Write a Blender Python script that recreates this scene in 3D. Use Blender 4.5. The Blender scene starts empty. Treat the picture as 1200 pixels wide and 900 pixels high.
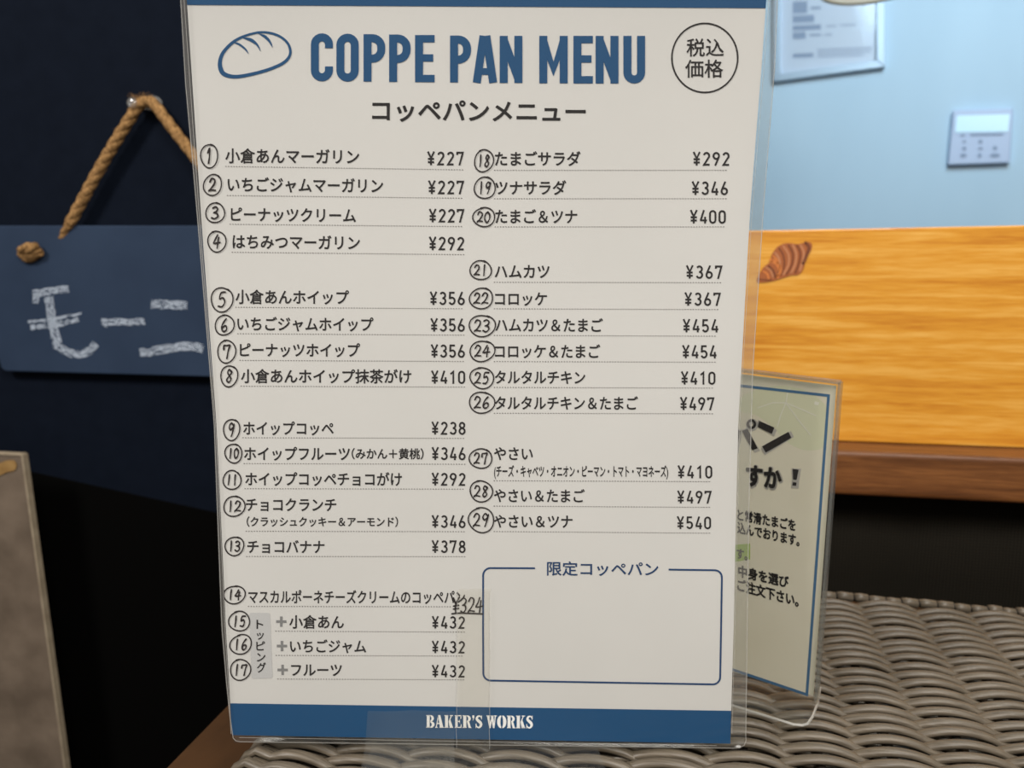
import bpy, math, random
import numpy as np
from math import pi, sin, cos, radians

SC = bpy.context.scene
COL = SC.collection
random.seed(7)

# ------------------------------------------------------------------ camera, light, exposure
PITCH = radians(8.5)
EYE = np.array([0.0, 0.0, 0.2])
cam_d = bpy.data.cameras.new('camera')
cam_d.sensor_width = 36.0
cam_d.lens = 27.0
cam_d.clip_start = 0.01
cam_d.dof.use_dof = True
cam_d.dof.focus_distance = 0.305
cam_d.dof.aperture_fstop = 12.0
cam = bpy.data.objects.new('camera', cam_d)
cam.location = EYE
cam.rotation_euler = (pi / 2 - PITCH, 0, 0)
COL.objects.link(cam)
SC.camera = cam

world = bpy.data.worlds.new('world')
SC.world = world
world.use_nodes = True
bg = world.node_tree.nodes['Background']
bg.inputs[0].default_value = (1.0, 0.95, 0.88, 1)
bg.inputs[1].default_value = 0.30

vs = SC.view_settings
vs.view_transform = 'Standard'
vs.look = 'None'
vs.exposure = -0.22
vs.gamma = 1.0
vs.use_curve_mapping = False
SC.cycles.use_denoising = True
SC.cycles.max_bounces = 8
SC.cycles.transparent_max_bounces = 24


def area_light(name, loc, target, size, power, color):
    d = bpy.data.lights.new(name, 'AREA')
    d.shape = 'DISK'
    d.size = size
    d.energy = power
    d.color = color
    o = bpy.data.objects.new(name, d)
    o.location = loc
    v = np.array(target) - np.array(loc)
    from mathutils import Vector
    o.rotation_euler = Vector(v).to_track_quat('-Z', 'Y').to_euler()
    COL.objects.link(o)
    return o


area_light('overhead_light', (-0.95, -0.25, 1.15), (0.05, 0.5, 0.05), 0.35, 18, (1.0, 0.95, 0.90))
area_light('overhead_light', (0.32, -0.58, 1.10), (0.12, 0.38, 0.05), 0.6, 16.5, (1.0, 0.95, 0.89))  # unseen overhead fill, placed and aimed to brighten the small sign
area_light('overhead_light', (0.62, 0.15, 1.15), (0.36, 0.62, 0.15), 0.25, 6, (1.0, 0.93, 0.82))
area_light('kitchen_light', (0.55, 0.80, 1.0), (0.72, 1.70, 0.38), 0.5, 7.5, (0.62, 0.84, 1.0))

# ------------------------------------------------------------------ camera-independent geometry helpers
CU = np.array([0, sin(PITCH), cos(PITCH)])
CF = np.array([0, cos(PITCH), -sin(PITCH)])
CR = np.array([1.0, 0, 0])
Z = np.array([0, 0, 1.0])


def ray(x, y):
    """sight line of the survey photograph (used to measure where points lie on real planes)"""
    return (x - 600) / 900 * CR + (450 - y) / 900 * CU + CF


def on_plane(x, y, P, n):
    r = ray(x, y)
    return EYE + r * (np.dot(np.asarray(P) - EYE, n) / np.dot(r, n))


def frame(deg):
    a = radians(deg)
    return np.array([cos(a), -sin(a), 0]), np.array([sin(a), cos(a), 0])


W, N = frame(10.4)       # along the wall / into the wall


def wp(s, d, z):
    return W * s + N * d + Z * z


class MB:
    def __init__(self):
        self.v, self.f, self.m = [], [], []

    def add(self, verts, faces, mi=0):
        o = len(self.v)
        self.v.extend([tuple(map(float, p)) for p in verts])
        for fc in faces:
            self.f.append([i + o for i in fc])
            self.m.append(mi)

    def box(self, o, ax, ay, az, mi=0):
        o, ax, ay, az = map(np.asarray, (o, ax, ay, az))
        p = [o, o + ax, o + ax + ay, o + ay]
        p = p + [q + az for q in p]
        self.add(p, [(0, 3, 2, 1), (4, 5, 6, 7), (0, 1, 5, 4), (1, 2, 6, 5), (2, 3, 7, 6), (3, 0, 4, 7)], mi)

    def prism(self, pts, ext, mi=0):
        n = len(pts)
        ext = np.asarray(ext)
        P = [np.asarray(p) for p in pts]
        self.add(P + [p + ext for p in P],
                 [tuple(range(n - 1, -1, -1)), tuple(range(n, 2 * n))] + [(i, (i + 1) % n, n + (i + 1) % n, n + i) for i in range(n)], mi)

    def tube(self, path, rx, rz=None, seg=8, up=Z, mi=0, caps=True):
        P = [np.asarray(p, float) for p in path]
        n = len(P)
        rz = rx if rz is None else rz
        rings = []
        for i, p in enumerate(P):
            t = P[min(i + 1, n - 1)] - P[max(i - 1, 0)]
            t = t / (np.linalg.norm(t) + 1e-12)
            b = np.cross(t, up)
            if np.linalg.norm(b) < 1e-4:
                b = np.cross(t, N)
            b /= np.linalg.norm(b)
            u = np.cross(b, t)
            a = rx[i] if isinstance(rx, (list, tuple)) else rx
            c = rz[i] if isinstance(rz, (list, tuple)) else rz
            rings.append([p + b * a * cos(2 * pi * k / seg) + u * c * sin(2 * pi * k / seg) for k in range(seg)])
        vs_ = [q for r in rings for q in r]
        fs = [(i * seg + k, i * seg + (k + 1) % seg, (i + 1) * seg + (k + 1) % seg, (i + 1) * seg + k)
              for i in range(n - 1) for k in range(seg)]
        if caps:
            fs += [tuple(range(seg - 1, -1, -1)), tuple((n - 1) * seg + k for k in range(seg))]
        self.add(vs_, fs, mi)

    def lathe(self, prof, c, seg=40, mi=0):
        c = np.asarray(c)
        vs_ = [c + np.array([r * cos(2 * pi * k / seg), r * sin(2 * pi * k / seg), z]) for r, z in prof for k in range(seg)]
        n = len(prof)
        fs = [(i * seg + k, i * seg + (k + 1) % seg, (i + 1) * seg + (k + 1) % seg, (i + 1) * seg + k)
              for i in range(n - 1) for k in range(seg)]
        self.add(vs_, fs, mi)

    def build(self, name, mats, parent=None, smooth=False, bevel=0.0, seg=2):
        me = bpy.data.meshes.new(name)
        me.from_pydata(self.v, [], self.f)
        if not isinstance(mats, (list, tuple)):
            mats = [mats]
        for m in mats:
            me.materials.append(m)
        if len(mats) > 1:
            me.polygons.foreach_set('material_index', self.m)
        if smooth:
            me.polygons.foreach_set('use_smooth', [True] * len(me.polygons))
        me.update()
        o = bpy.data.objects.new(name, me)
        COL.objects.link(o)
        if parent is not None:
            o.parent = parent
            o.matrix_parent_inverse = parent.matrix_basis.inverted() if parent.parent is None else \
                (parent.parent.matrix_basis @ parent.matrix_parent_inverse @ parent.matrix_basis).inverted()
        if bevel:
            b = o.modifiers.new('bevel', 'BEVEL')
            b.width = bevel
            b.segments = seg
            b.limit_method = 'ANGLE'
        return o


def tag(o, label=None, cat=None, group=None, kind=None):
    if label:
        o['label'] = label
    if cat:
        o['category'] = cat
    if group:
        o['group'] = group
    if kind:
        o['kind'] = kind
    return o


def empty(name, loc, label, cat, group=None):
    o = bpy.data.objects.new(name, None)
    o.location = tuple(map(float, loc))
    COL.objects.link(o)
    return tag(o, label, cat, group)


# ------------------------------------------------------------------ materials
def srgb(r, g, b):
    def c(x):
        x /= 255
        return x / 12.92 if x <= 0.04045 else ((x + 0.055) / 1.055) ** 2.4
    return (c(r), c(g), c(b), 1)


def mat(name, col, rough=0.5, spec=0.5, metal=0.0, coat=0.0):
    m = bpy.data.materials.new(name)
    m.use_nodes = True
    b = m.node_tree.nodes['Principled BSDF']
    b.inputs['Base Color'].default_value = col
    b.inputs['Roughness'].default_value = rough
    b.inputs['Specular IOR Level'].default_value = spec
    b.inputs['Metallic'].default_value = metal
    b.inputs['Coat Weight'].default_value = coat
    return m


def nodes(m):
    nt = m.node_tree
    return nt, nt.nodes['Principled BSDF'], nt.nodes.new, nt.links.new


def add_noise(m, c1, c2, scale=20, vec_scale=(1, 1, 1), detail=4, bump=0.0, bump_scale=None, lo=0.3, hi=0.7, rot=(0, 0, 0), bdist=0.001):
    nt, b, new, link = nodes(m)
    tc = new('ShaderNodeTexCoord')
    mp = new('ShaderNodeMapping')
    mp.inputs['Scale'].default_value = vec_scale
    mp.inputs['Rotation'].default_value = rot
    link(tc.outputs['Object'], mp.inputs['Vector'])
    nz = new('ShaderNodeTexNoise')
    nz.inputs['Scale'].default_value = scale
    nz.inputs['Detail'].default_value = detail
    link(mp.outputs[0], nz.inputs['Vector'])
    rp = new('ShaderNodeValToRGB')
    rp.color_ramp.elements[0].position = lo
    rp.color_ramp.elements[1].position = hi
    rp.color_ramp.elements[0].color = c1
    rp.color_ramp.elements[1].color = c2
    link(nz.outputs['Fac'], rp.inputs[0])
    link(rp.outputs[0], b.inputs['Base Color'])
    if bump:
        bp = new('ShaderNodeBump')
        bp.inputs['Strength'].default_value = bump
        bp.inputs['Distance'].default_value = bdist
        src = nz
        if bump_scale:
            src = new('ShaderNodeTexNoise')
            src.inputs['Scale'].default_value = bump_scale
            src.inputs['Detail'].default_value = 5
            link(mp.outputs[0], src.inputs['Vector'])
        link(src.outputs['Fac'], bp.inputs['Height'])
        link(bp.outputs[0], b.inputs['Normal'])
    return m


def clear(name, tint=(0.985, 0.99, 0.985, 1), gloss=0.05, rough=0.08, haze=0.0, haze_col=(0.8, 0.8, 0.78, 1), bump=0.0, bscale=60):
    """clear plastic sheet: see-through with a little sheen and a little haze"""
    m = bpy.data.materials.new(name)
    m.use_nodes = True
    nt = m.node_tree
    nt.nodes.clear()
    new, link = nt.nodes.new, nt.links.new
    out = new('ShaderNodeOutputMaterial')
    tr = new('ShaderNodeBsdfTransparent')
    tr.inputs[0].default_value = tint
    gl = new('ShaderNodeBsdfGlossy')
    gl.inputs['Roughness'].default_value = rough
    mx = new('ShaderNodeMixShader')
    lw = new('ShaderNodeLayerWeight')
    lw.inputs[0].default_value = 0.5
    pw = new('ShaderNodeMath')
    pw.operation = 'POWER'
    pw.inputs[1].default_value = 4.0
    link(lw.outputs['Facing'], pw.inputs[0])
    ad = new('ShaderNodeMath')
    ad.operation = 'MULTIPLY_ADD'
    ad.inputs[1].default_value = gloss * 6
    ad.inputs[2].default_value = gloss
    link(pw.outputs[0], ad.inputs[0])
    ad.use_clamp = True
    link(ad.outputs[0], mx.inputs[0])
    df = new('ShaderNodeBsdfDiffuse')
    df.inputs[0].default_value = haze_col
    m2 = new('ShaderNodeMixShader')
    m2.inputs[0].default_value = haze
    link(tr.outputs[0], m2.inputs[1])
    link(df.outputs[0], m2.inputs[2])
    link(m2.outputs[0], mx.inputs[1])
    link(gl.outputs[0], mx.inputs[2])
    if bump:
        nz = new('ShaderNodeTexNoise')
        nz.inputs['Scale'].default_value = bscale
        tc = new('ShaderNodeTexCoord')
        link(tc.outputs['Object'], nz.inputs['Vector'])
        bp = new('ShaderNodeBump')
        bp.inputs['Strength'].default_value = bump
        bp.inputs['Distance'].default_value = 0.002
        link(nz.outputs['Fac'], bp.inputs['Height'])
        link(bp.outputs[0], gl.inputs['Normal'])
    link(mx.outputs[0], out.inputs[0])
    return m


def wood(name, dark, mid, light, rot_z, stretch=(1.2, 22, 22), scale=6, rough=0.4, coat=0.15):
    m = mat(name, mid, rough, 0.4, 0, coat)
    nt, b, new, link = nodes(m)
    tc = new('ShaderNodeTexCoord')
    r = new('ShaderNodeMapping')
    r.inputs['Rotation'].default_value = (0, 0, rot_z)
    link(tc.outputs['Object'], r.inputs['Vector'])
    mp = new('ShaderNodeMapping')
    mp.inputs['Scale'].default_value = stretch
    link(r.outputs[0], mp.inputs['Vector'])
    nz = new('ShaderNodeTexNoise')
    nz.inputs['Scale'].default_value = scale
    nz.inputs['Detail'].default_value = 5
    nz.inputs['Distortion'].default_value = 0.6
    link(mp.outputs[0], nz.inputs['Vector'])
    mp2 = new('ShaderNodeMapping')
    mp2.inputs['Scale'].default_value = tuple(c * 5 for c in stretch)
    link(r.outputs[0], mp2.inputs['Vector'])
    fine = new('ShaderNodeTexNoise')
    fine.inputs['Scale'].default_value = scale * 1.3
    fine.inputs['Detail'].default_value = 3
    link(mp2.outputs[0], fine.inputs['Vector'])
    mx = new('ShaderNodeMix')
    mx.data_type = 'FLOAT'
    mx.inputs[0].default_value = 0.35
    link(nz.outputs['Fac'], mx.inputs[2])
    link(fine.outputs['Fac'], mx.inputs[3])
    rp = new('ShaderNodeValToRGB')
    e = rp.color_ramp.elements
    e[0].position, e[1].position = 0.33, 0.66
    e[0].color, e[1].color = dark, light
    k = e.new(0.48)
    k.color = mid
    link(mx.outputs[0], rp.inputs[0])
    link(rp.outputs[0], b.inputs['Base Color'])
    bp = new('ShaderNodeBump')
    bp.inputs['Strength'].default_value = 0.12
    bp.inputs['Distance'].default_value = 0.001
    link(fine.outputs['Fac'], bp.inputs['Height'])
    link(bp.outputs[0], b.inputs['Normal'])
    return m


RZ = radians(10.4)
M = {}
M['paper'] = add_noise(mat('white_paper', (0.8, 0.78, 0.74, 1), 0.6, 0.3), (0.665, 0.655, 0.635, 1), (0.695, 0.684, 0.664, 1), 14, detail=3)
M['band'] = mat('blue_print', srgb(6, 74, 120), 0.5, 0.3)
M['navy_ink'] = mat('navy_print', srgb(20, 60, 106), 0.6, 0.2)
M['ink'] = mat('charcoal_print', srgb(30, 26, 27), 0.6, 0.2)
M['dash'] = mat('grey_print', srgb(120, 116, 114), 0.6, 0.2)
M['tab'] = mat('light_grey_print', srgb(196, 196, 196), 0.6, 0.2)
M['plus'] = mat('mid_grey_print', srgb(130, 130, 130), 0.6, 0.2)
M['marker'] = mat('marker_ink', srgb(24, 8, 10), 0.5, 0.4)
M['white_ink'] = mat('white_print', srgb(250, 250, 250), 0.6, 0.2)
M['film'] = clear('clear_film', gloss=0.022, rough=0.12, haze=0.02, bump=0.15, bscale=25)
M['border_film'] = clear('border_film', gloss=0.03, rough=0.2, haze=0.13, haze_col=(0.45, 0.42, 0.38, 1))
M['seam'] = clear('clear_seam', gloss=0.2, rough=0.25, haze=0.42, haze_col=(0.75, 0.74, 0.7, 1))
M['edge_clear'] = clear('clear_edge', tint=(0.8, 0.82, 0.8, 1), gloss=0.10, rough=0.2, haze=0.12, haze_col=(0.6, 0.6, 0.58, 1))
M['tape'] = clear('clear_tape', tint=(0.985, 0.985, 0.97, 1), gloss=0.045, rough=0.2, haze=0.035, haze_col=(0.75, 0.74, 0.68, 1), bump=0.5, bscale=45)
M['old_tape'] = clear('yellowed_tape', tint=(0.99, 0.985, 0.965, 1), gloss=0.03, rough=0.25, haze=0.03, haze_col=(0.75, 0.72, 0.62, 1), bump=0.4, bscale=60)
M['acrylic'] = clear('clear_acrylic', tint=(0.988, 0.992, 0.988, 1), gloss=0.022, rough=0.25, haze=0.012, haze_col=(0.7, 0.69, 0.66, 1))
M['glass'] = clear('clear_partition', tint=(0.97, 0.99, 1.0, 1), gloss=0.012, rough=0.1, haze=0.0)

M['navy_wall'] = add_noise(mat('navy_wall_paint', srgb(26, 32, 50), 0.85, 0.06), (0.0038, 0.0062, 0.0125, 1), (0.0048, 0.0076, 0.0150, 1), 60, bump=0.05)
M['chalkboard'] = add_noise(mat('slate_blue_board', srgb(46, 62, 84), 0.75, 0.2), (0.018, 0.033, 0.066, 1), (0.025, 0.044, 0.084, 1), 14, bump=0.05, bump_scale=150)
M['chalk'] = mat('white_chalk', srgb(178, 190, 206), 0.95, 0.05)
M['jute'] = add_noise(mat('jute_rope', srgb(150, 112, 66), 0.95, 0.1), srgb(110, 82, 50), srgb(182, 142, 94), 420, bump=0.8, bump_scale=700)
M['hook'] = clear('clear_hook', tint=(0.85, 0.85, 0.85, 1), gloss=0.2, rough=0.1, haze=0.15)
M['greyboard'] = add_noise(mat('greige_board', srgb(120, 106, 92), 0.9, 0.15), srgb(96, 84, 72), srgb(124, 110, 96), 26, detail=8, bump=0.3, bump_scale=160)
M['greytrim'] = add_noise(mat('greige_edge', srgb(160, 148, 128), 0.9, 0.15), srgb(146, 132, 112), srgb(172, 158, 136), 80)
M['tanpatch'] = add_noise(mat('tan_patch', srgb(150, 118, 72), 0.8, 0.2), srgb(138, 106, 62), srgb(160, 128, 80), 120)
M['cloth'] = mat('black_cloth', srgb(40, 36, 28), 0.95, 0.1)
M['board'] = wood('honey_wood', srgb(194, 122, 30), srgb(218, 152, 48), srgb(236, 182, 90), RZ, (1.3, 20, 24), 5, 0.38, 0.25)
M['ledge'] = wood('brown_wood', srgb(82, 47, 21), srgb(107, 65, 32), srgb(136, 87, 46), RZ, (1.4, 26, 26), 7, 0.45, 0.1)
M['table'] = wood('table_wood', srgb(68, 45, 24), srgb(78, 52, 28), srgb(88, 60, 34), RZ, (3, 1.2, 10), 4, 0.55, 0.0)
M['wall_white'] = add_noise(mat('pale_blue_wall', srgb(196, 220, 236), 0.55, 0.3), srgb(192, 217, 234), srgb(200, 224, 240), 3, vec_scale=(3, 3, 0.6))
M['wicker'] = mat('grey_brown_resin', srgb(100, 92, 82), 0.42, 0.5)
M['wicker_dark'] = mat('dark_resin', srgb(40, 37, 33), 0.6, 0.3)
M['floor'] = add_noise(mat('dark_floor', srgb(60, 52, 46), 0.5, 0.3), srgb(52, 46, 40), srgb(68, 60, 52), 6)
M['ceiling'] = mat('ceiling_paint', srgb(200, 198, 192), 0.9, 0.1)

# woven black cloth: fine weave bump
nt, b, new, link = nodes(M['cloth'])
tc = new('ShaderNodeTexCoord')
mp = new('ShaderNodeMapping')
mp.inputs['Rotation'].default_value = (0, 0, RZ)
link(tc.outputs['Object'], mp.inputs['Vector'])
wv = [new('ShaderNodeTexWave') for _ in range(2)]
for w_, dr in zip(wv, ('X', 'Z')):
    w_.bands_direction = dr
    w_.inputs['Scale'].default_value = 130
    w_.inputs['Distortion'].default_value = 1.5
    link(mp.outputs[0], w_.inputs['Vector'])
mm = new('ShaderNodeMath')
mm.operation = 'MULTIPLY'
link(wv[0].outputs['Fac'], mm.inputs[0])
link(wv[1].outputs['Fac'], mm.inputs[1])
rp = new('ShaderNodeValToRGB')
rp.color_ramp.elements[0].color = (0.0085, 0.0074, 0.0053, 1)
rp.color_ramp.elements[1].color = (0.0215, 0.0186, 0.0132, 1)
link(mm.outputs[0], rp.inputs[0])
link(rp.outputs[0], b.inputs['Base Color'])

# resin strands: fine grooves along the strand and slight dust
nt, b, new, link = nodes(M['wicker'])
tc = new('ShaderNodeTexCoord')
r_ = new('ShaderNodeMapping')
r_.inputs['Rotation'].default_value = (0, 0, radians(13))
link(tc.outputs['Object'], r_.inputs['Vector'])
s_ = new('ShaderNodeMapping')
s_.inputs['Scale'].default_value = (8, 1100, 500)
link(r_.outputs[0], s_.inputs['Vector'])
gr = new('ShaderNodeTexNoise')
gr.inputs['Scale'].default_value = 1.0
gr.inputs['Detail'].default_value = 2
link(s_.outputs[0], gr.inputs['Vector'])
rp = new('ShaderNodeValToRGB')
rp.color_ramp.elements[0].position, rp.color_ramp.elements[1].position = 0.3, 0.7
rp.color_ramp.elements[0].color = srgb(84, 76, 64)
rp.color_ramp.elements[1].color = srgb(110, 100, 86)
link(gr.outputs['Fac'], rp.inputs[0])
link(rp.outputs[0], b.inputs['Base Color'])
bp = new('ShaderNodeBump')
bp.inputs['Strength'].default_value = 0.35
bp.inputs['Distance'].default_value = 0.0006
link(gr.outputs['Fac'], bp.inputs['Height'])
link(bp.outputs[0], b.inputs['Normal'])

# ------------------------------------------------------------------ room shell
FLOOR_Z, CEIL_Z = -0.80, 1.65
D_WALL = 0.650        # navy wall face
D_BOARD = 0.640       # honey board face
D_LEDGE = 0.6066      # ledge front
ZB, ZL = 0.0632, 0.0283   # ledge top and bottom


def struct(o):
    o['kind'] = 'structure'
    return o


b = MB()
b.box((-2.2, -1.6, FLOOR_Z - 0.05), (5.0, 0, 0), (0, 5.2, 0), (0, 0, 0.05))
struct(b.build('floor', M['floor']))
b = MB()
b.box((-2.2, -1.6, CEIL_Z), (5.0, 0, 0), (0, 5.2, 0), (0, 0, 0.05))
struct(b.build('ceiling', M['ceiling']))
b = MB()
b.box(wp(-2.0, D_WALL, FLOOR_Z), W * 1.98, N * 0.09, Z * (CEIL_Z - FLOOR_Z))
b.box(wp(-0.02, D_WALL, FLOOR_Z), W * 2.2, N * 0.09, Z * (0.0655 - FLOOR_Z))
struct(b.build('wall_back', M['navy_wall']))
WK, NK = frame(25)
KP = EYE + ray(1150, 160) * 1.5
b = MB()
k0 = KP - WK * 1.6
k0[2] = FLOOR_Z
b.box(k0, WK * 3.0, NK * 0.08, Z * (CEIL_Z - FLOOR_Z))
struct(b.build('wall_kitchen', M['wall_white']))

# ------------------------------------------------------------------ ledge, cloth, honey board, clear partition
b = MB()
b.box(wp(-0.02, D_LEDGE, ZL), W * 1.3, N * (D_WALL - 0.002 - D_LEDGE), Z * (ZB - ZL))
o = b.build('wooden_ledge', M['ledge'], bevel=0.004, seg=4)
tag(o, 'brown wooden ledge running below the honey coloured board', 'ledge')

b = MB()
ns = 60
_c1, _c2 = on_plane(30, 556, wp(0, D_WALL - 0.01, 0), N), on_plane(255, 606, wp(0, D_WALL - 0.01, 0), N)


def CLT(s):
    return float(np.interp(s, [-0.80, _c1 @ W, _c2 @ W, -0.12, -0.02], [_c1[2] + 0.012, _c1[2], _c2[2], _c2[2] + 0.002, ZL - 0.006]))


zt = ZL - 0.0005
cols = []
for i in range(ns + 1):
    s = -0.03 + 1.33 * i / ns
    top = ZL - 0.001 if s > -0.02 else ZL - 0.006
    d = D_WALL - 0.012 + 0.003 * sin(s * 37) + 0.002 * sin(s * 91 + 1)
    cols.append([wp(s, d if k else D_WALL - 0.010, z) for k, z in enumerate(np.linspace(top, FLOOR_Z + 0.004, 12))])
vs_ = [p for c in cols for p in c]
b.add(vs_, [(i * 12 + k, i * 12 + k + 1, (i + 1) * 12 + k + 1, (i + 1) * 12 + k) for i in range(ns) for k in range(11)])
o = b.build('black_cloth', M['cloth'], smooth=True)
so = o.modifiers.new('thickness', 'SOLIDIFY')
so.thickness = 0.0012
b = MB()  # shade on the lower left wall, put in as a near-black sheet
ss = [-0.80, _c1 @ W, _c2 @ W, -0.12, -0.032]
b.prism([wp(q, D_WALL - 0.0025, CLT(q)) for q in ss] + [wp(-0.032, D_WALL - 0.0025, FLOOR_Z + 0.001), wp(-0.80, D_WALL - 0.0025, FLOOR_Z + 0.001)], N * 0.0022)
tag(b.build('shade_sheet', mat('shade_black', (0.0022, 0.0021, 0.0019, 1), 0.95, 0.03)), 'near-black sheet standing in for shade low on the navy wall, left of the wooden table', 'painted shade')
tag(o, 'plain black woven cloth hanging under the wooden ledge behind the wicker tray', 'cloth')

board_root = empty('wooden_board', wp(0.5, D_BOARD, ZB + 0.0003),
                   'long honey coloured wooden board with a croissant picture, standing on the ledge', 'board')
BP = wp(0, D_BOARD, 0)
pt_l, pt_r = on_plane(890, 270, BP, N), on_plane(1200, 264, BP, N)
b = MB()
sA, sB = -0.015, 1.25
zl = pt_l[2] + (pt_r[2] - pt_l[2]) / ((pt_r - pt_l) @ W) * (sA - pt_l @ W)
zr = pt_l[2] + (pt_r[2] - pt_l[2]) / ((pt_r - pt_l) @ W) * (sB - pt_l @ W)
b.prism([wp(sA, D_BOARD, ZB + 0.0003), wp(sB, D_BOARD, ZB + 0.0003), wp(sB, D_BOARD, zr), wp(sA, D_BOARD, zl)], N * 0.009)
b.build('panel', M['board'], board_root, bevel=0.0012)


def smooth_path(pts, n=8, closed=False):
    P = [np.array(p, float) for p in pts]
    m = len(P)
    out = []
    for i in range(m if closed else m - 1):
        if closed:
            p0, p1, p2, p3 = P[(i - 1) % m], P[i], P[(i + 1) % m], P[(i + 2) % m]
        else:
            p0, p1, p2, p3 = P[max(i - 1, 0)], P[i], P[i + 1], P[min(i + 2, m - 1)]
        for k in range(n):
            t = k / n
            out.append(0.5 * (2 * p1 + (p2 - p0) * t + (2 * p0 - 5 * p1 + 4 * p2 - p3) * t * t + (3 * p1 - p0 - 3 * p2 + p3) * t ** 3))
    if not closed:
        out.append(P[-1])
    return out


def ribbon(pts, w, closed=False, caps=True):
    """flat stroke of width w along 2-D points: verts and faces"""
    P = [np.array(p, float) for p in pts]
    n = len(P)
    ws = w if isinstance(w, (list, tuple, np.ndarray)) else [w] * n
    L = []
    for i in range(n):
        a = P[(i - 1) % n] if (closed or i > 0) else P[i]
        c = P[(i + 1) % n] if (closed or i < n - 1) else P[i]
        d1, d2 = P[i] - a, c - P[i]
        l1, l2 = np.linalg.norm(d1), np.linalg.norm(d2)
        d1 = d1 / l1 if l1 > 1e-9 else d2 / max(l2, 1e-9)
        d2 = d2 / l2 if l2 > 1e-9 else d1
        t = d1 + d2
        lt = np.linalg.norm(t)
        t = t / lt if lt > 1e-6 else d1
        nn = np.array([-t[1], t[0]])
        k = 1 / max(0.5, nn @ np.array([-d1[1], d1[0]]))
        L += [P[i] + nn * ws[i] / 2 * k, P[i] - nn * ws[i] / 2 * k]
    F = [(2 * i, 2 * i + 1, 2 * i + 3, 2 * i + 2) for i in range(n - 1)]
    if closed:
        F.append((2 * n - 2, 2 * n - 1, 1, 0))
    elif caps:
        for q, ww in ((P[0], ws[0]), (P[-1], ws[-1])):
            o_ = len(L)
            L += [q + ww / 2 * np.array([cos(2 * pi * k / 8), sin(2 * pi * k / 8)]) for k in range(8)]
            F.append(tuple(range(o_, o_ + 8)))
    return L, F


class Print:
    """collects flat shapes drawn in a surface's own layout and lays them on that surface"""
    def __init__(self, fn, off):
        self.fn, self.off, self.mb = fn, off, MB()

    def shape(self, V, F, mi=0, doff=0.0):
        P = [self.fn(p[0], p[1], self.off + doff) for p in V]
        FF = []
        for f in F:                      # every face looks out of the sheet
            a = 0
            for i in range(len(f)):
                p, q = V[f[i]], V[f[(i + 1) % len(f)]]
                a += p[0] * q[1] - q[0] * p[1]
            FF.append(tuple(reversed(f)) if a > 0 else tuple(f))
        self.mb.add(P, FF, mi)

    def poly(self, pts, mi=0, doff=0.0):
        self.shape(pts, [tuple(range(len(pts)))], mi, doff)

    def stroke(self, pts, w, closed=False, caps=True, mi=0, doff=0.0):
        V, F = ribbon(pts, w, closed, caps)
        self.shape(V, F, mi, doff)

    def build(self, name, m, parent):
        return self.mb.build(name, m, parent)


def plane_fn(P0, n):
    n = np.asarray(n) / np.linalg.norm(n)
    if n @ (np.asarray(P0) - EYE) > 0:
        n = -n
    return lambda x, y, off: on_plane(x, y, np.asarray(P0) + n * off, n)


# croissant picture stuck on the board
cf = plane_fn(BP, N)
sgrp = Print(cf, 0.0006)
outl = smooth_path([(887.5, 330.5), (889, 322), (895, 313), (902.5, 306.5), (904.5, 298), (912, 288.5), (922.5, 284.8), (935.5, 286),
                    (945, 283.5), (951, 285.3), (950.8, 292.5), (945, 303.5), (940.8, 316.5), (935, 322), (926.5, 322.8), (915, 326.5), (902.5, 330)], 5, True)
cr_base = mat('croissant_brown', srgb(164, 92, 48), 0.45)
cr_dark = mat('croissant_dark', srgb(116, 62, 34), 0.45)
cr_light = mat('croissant_tan', srgb(190, 128, 88), 0.45)
cr_gold = mat('croissant_gold', srgb(206, 122, 60), 0.45)
sgrp.poly(outl, 0)
for pts, w, mi in [
    ([(944, 284.5), (948, 290), (945, 300), (941, 309)], 3.6, 1),
    ([(938, 287), (942, 296), (940, 308), (937, 318)], 2.2, 2),
    ([(934, 287.5), (938, 297), (936, 309), (932, 320)], 2.0, 1),
    ([(929, 287), (933, 297), (932, 309), (927, 320)], 2.2, 2),
    ([(924, 287.5), (929, 297), (928, 310), (922, 321)], 2.0, 1),
    ([(918, 288.5), (924, 298), (924, 310), (918, 322)], 2.2, 2),
    ([(913, 291), (918, 299), (919, 312), (914, 323)], 1.8, 1),
    ([(908, 296), (913, 303), (914, 313), (910, 323)], 2.2, 2),
    ([(904, 305), (911, 309), (914, 317), (911, 324)], 5.0, 3),
    ([(906, 300), (911, 305), (911, 309)], 2.6, 3),
    ([(897, 313), (903, 317), (906, 325)], 2.0, 2),
    ([(894, 318), (899, 321), (901, 328)], 2.4, 3),
    ([(901, 312), (906, 317), (909, 325)], 2.6, 1),
    ([(889, 327), (896, 328), (904, 328)], 1.6, 1)]:
    sgrp.stroke(smooth_path(pts, 5), w, mi=mi, doff=0.00015)
o = sgrp.build('croissant_picture', [cr_base, cr_dark, cr_light, cr_gold], board_root)

b = MB()
b.box(wp(-0.015, D_BOARD + 0.012, ZB + 0.003), W * 1.28, N * 0.003, Z * 0.56)
o = b.build('clear_partition', M['glass'])
tag(o, 'clear upright partition sheet behind the honey board with kitchen wall showing through', 'partition')

# ------------------------------------------------------------------ wall fittings seen through the partition
kf = plane_fn(KP, NK)


def quad_box(mb, fn, q, off0, off1, mi=0):
    """slab whose face outline q was measured on a plane, between two heights off that plane"""
    P = [fn(x, y, off0) for x, y in q]
    ext = fn(q[0][0], q[0][1], off0 + 1e-3) * 0
    n = np.cross(P[1] - P[0], P[-1] - P[0])
    n /= np.linalg.norm(n)
    if n @ (P[0] - EYE) > 0:
        n = -n
    mb.prism(P, n * (off1 - off0), mi)
    return P, n


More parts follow.
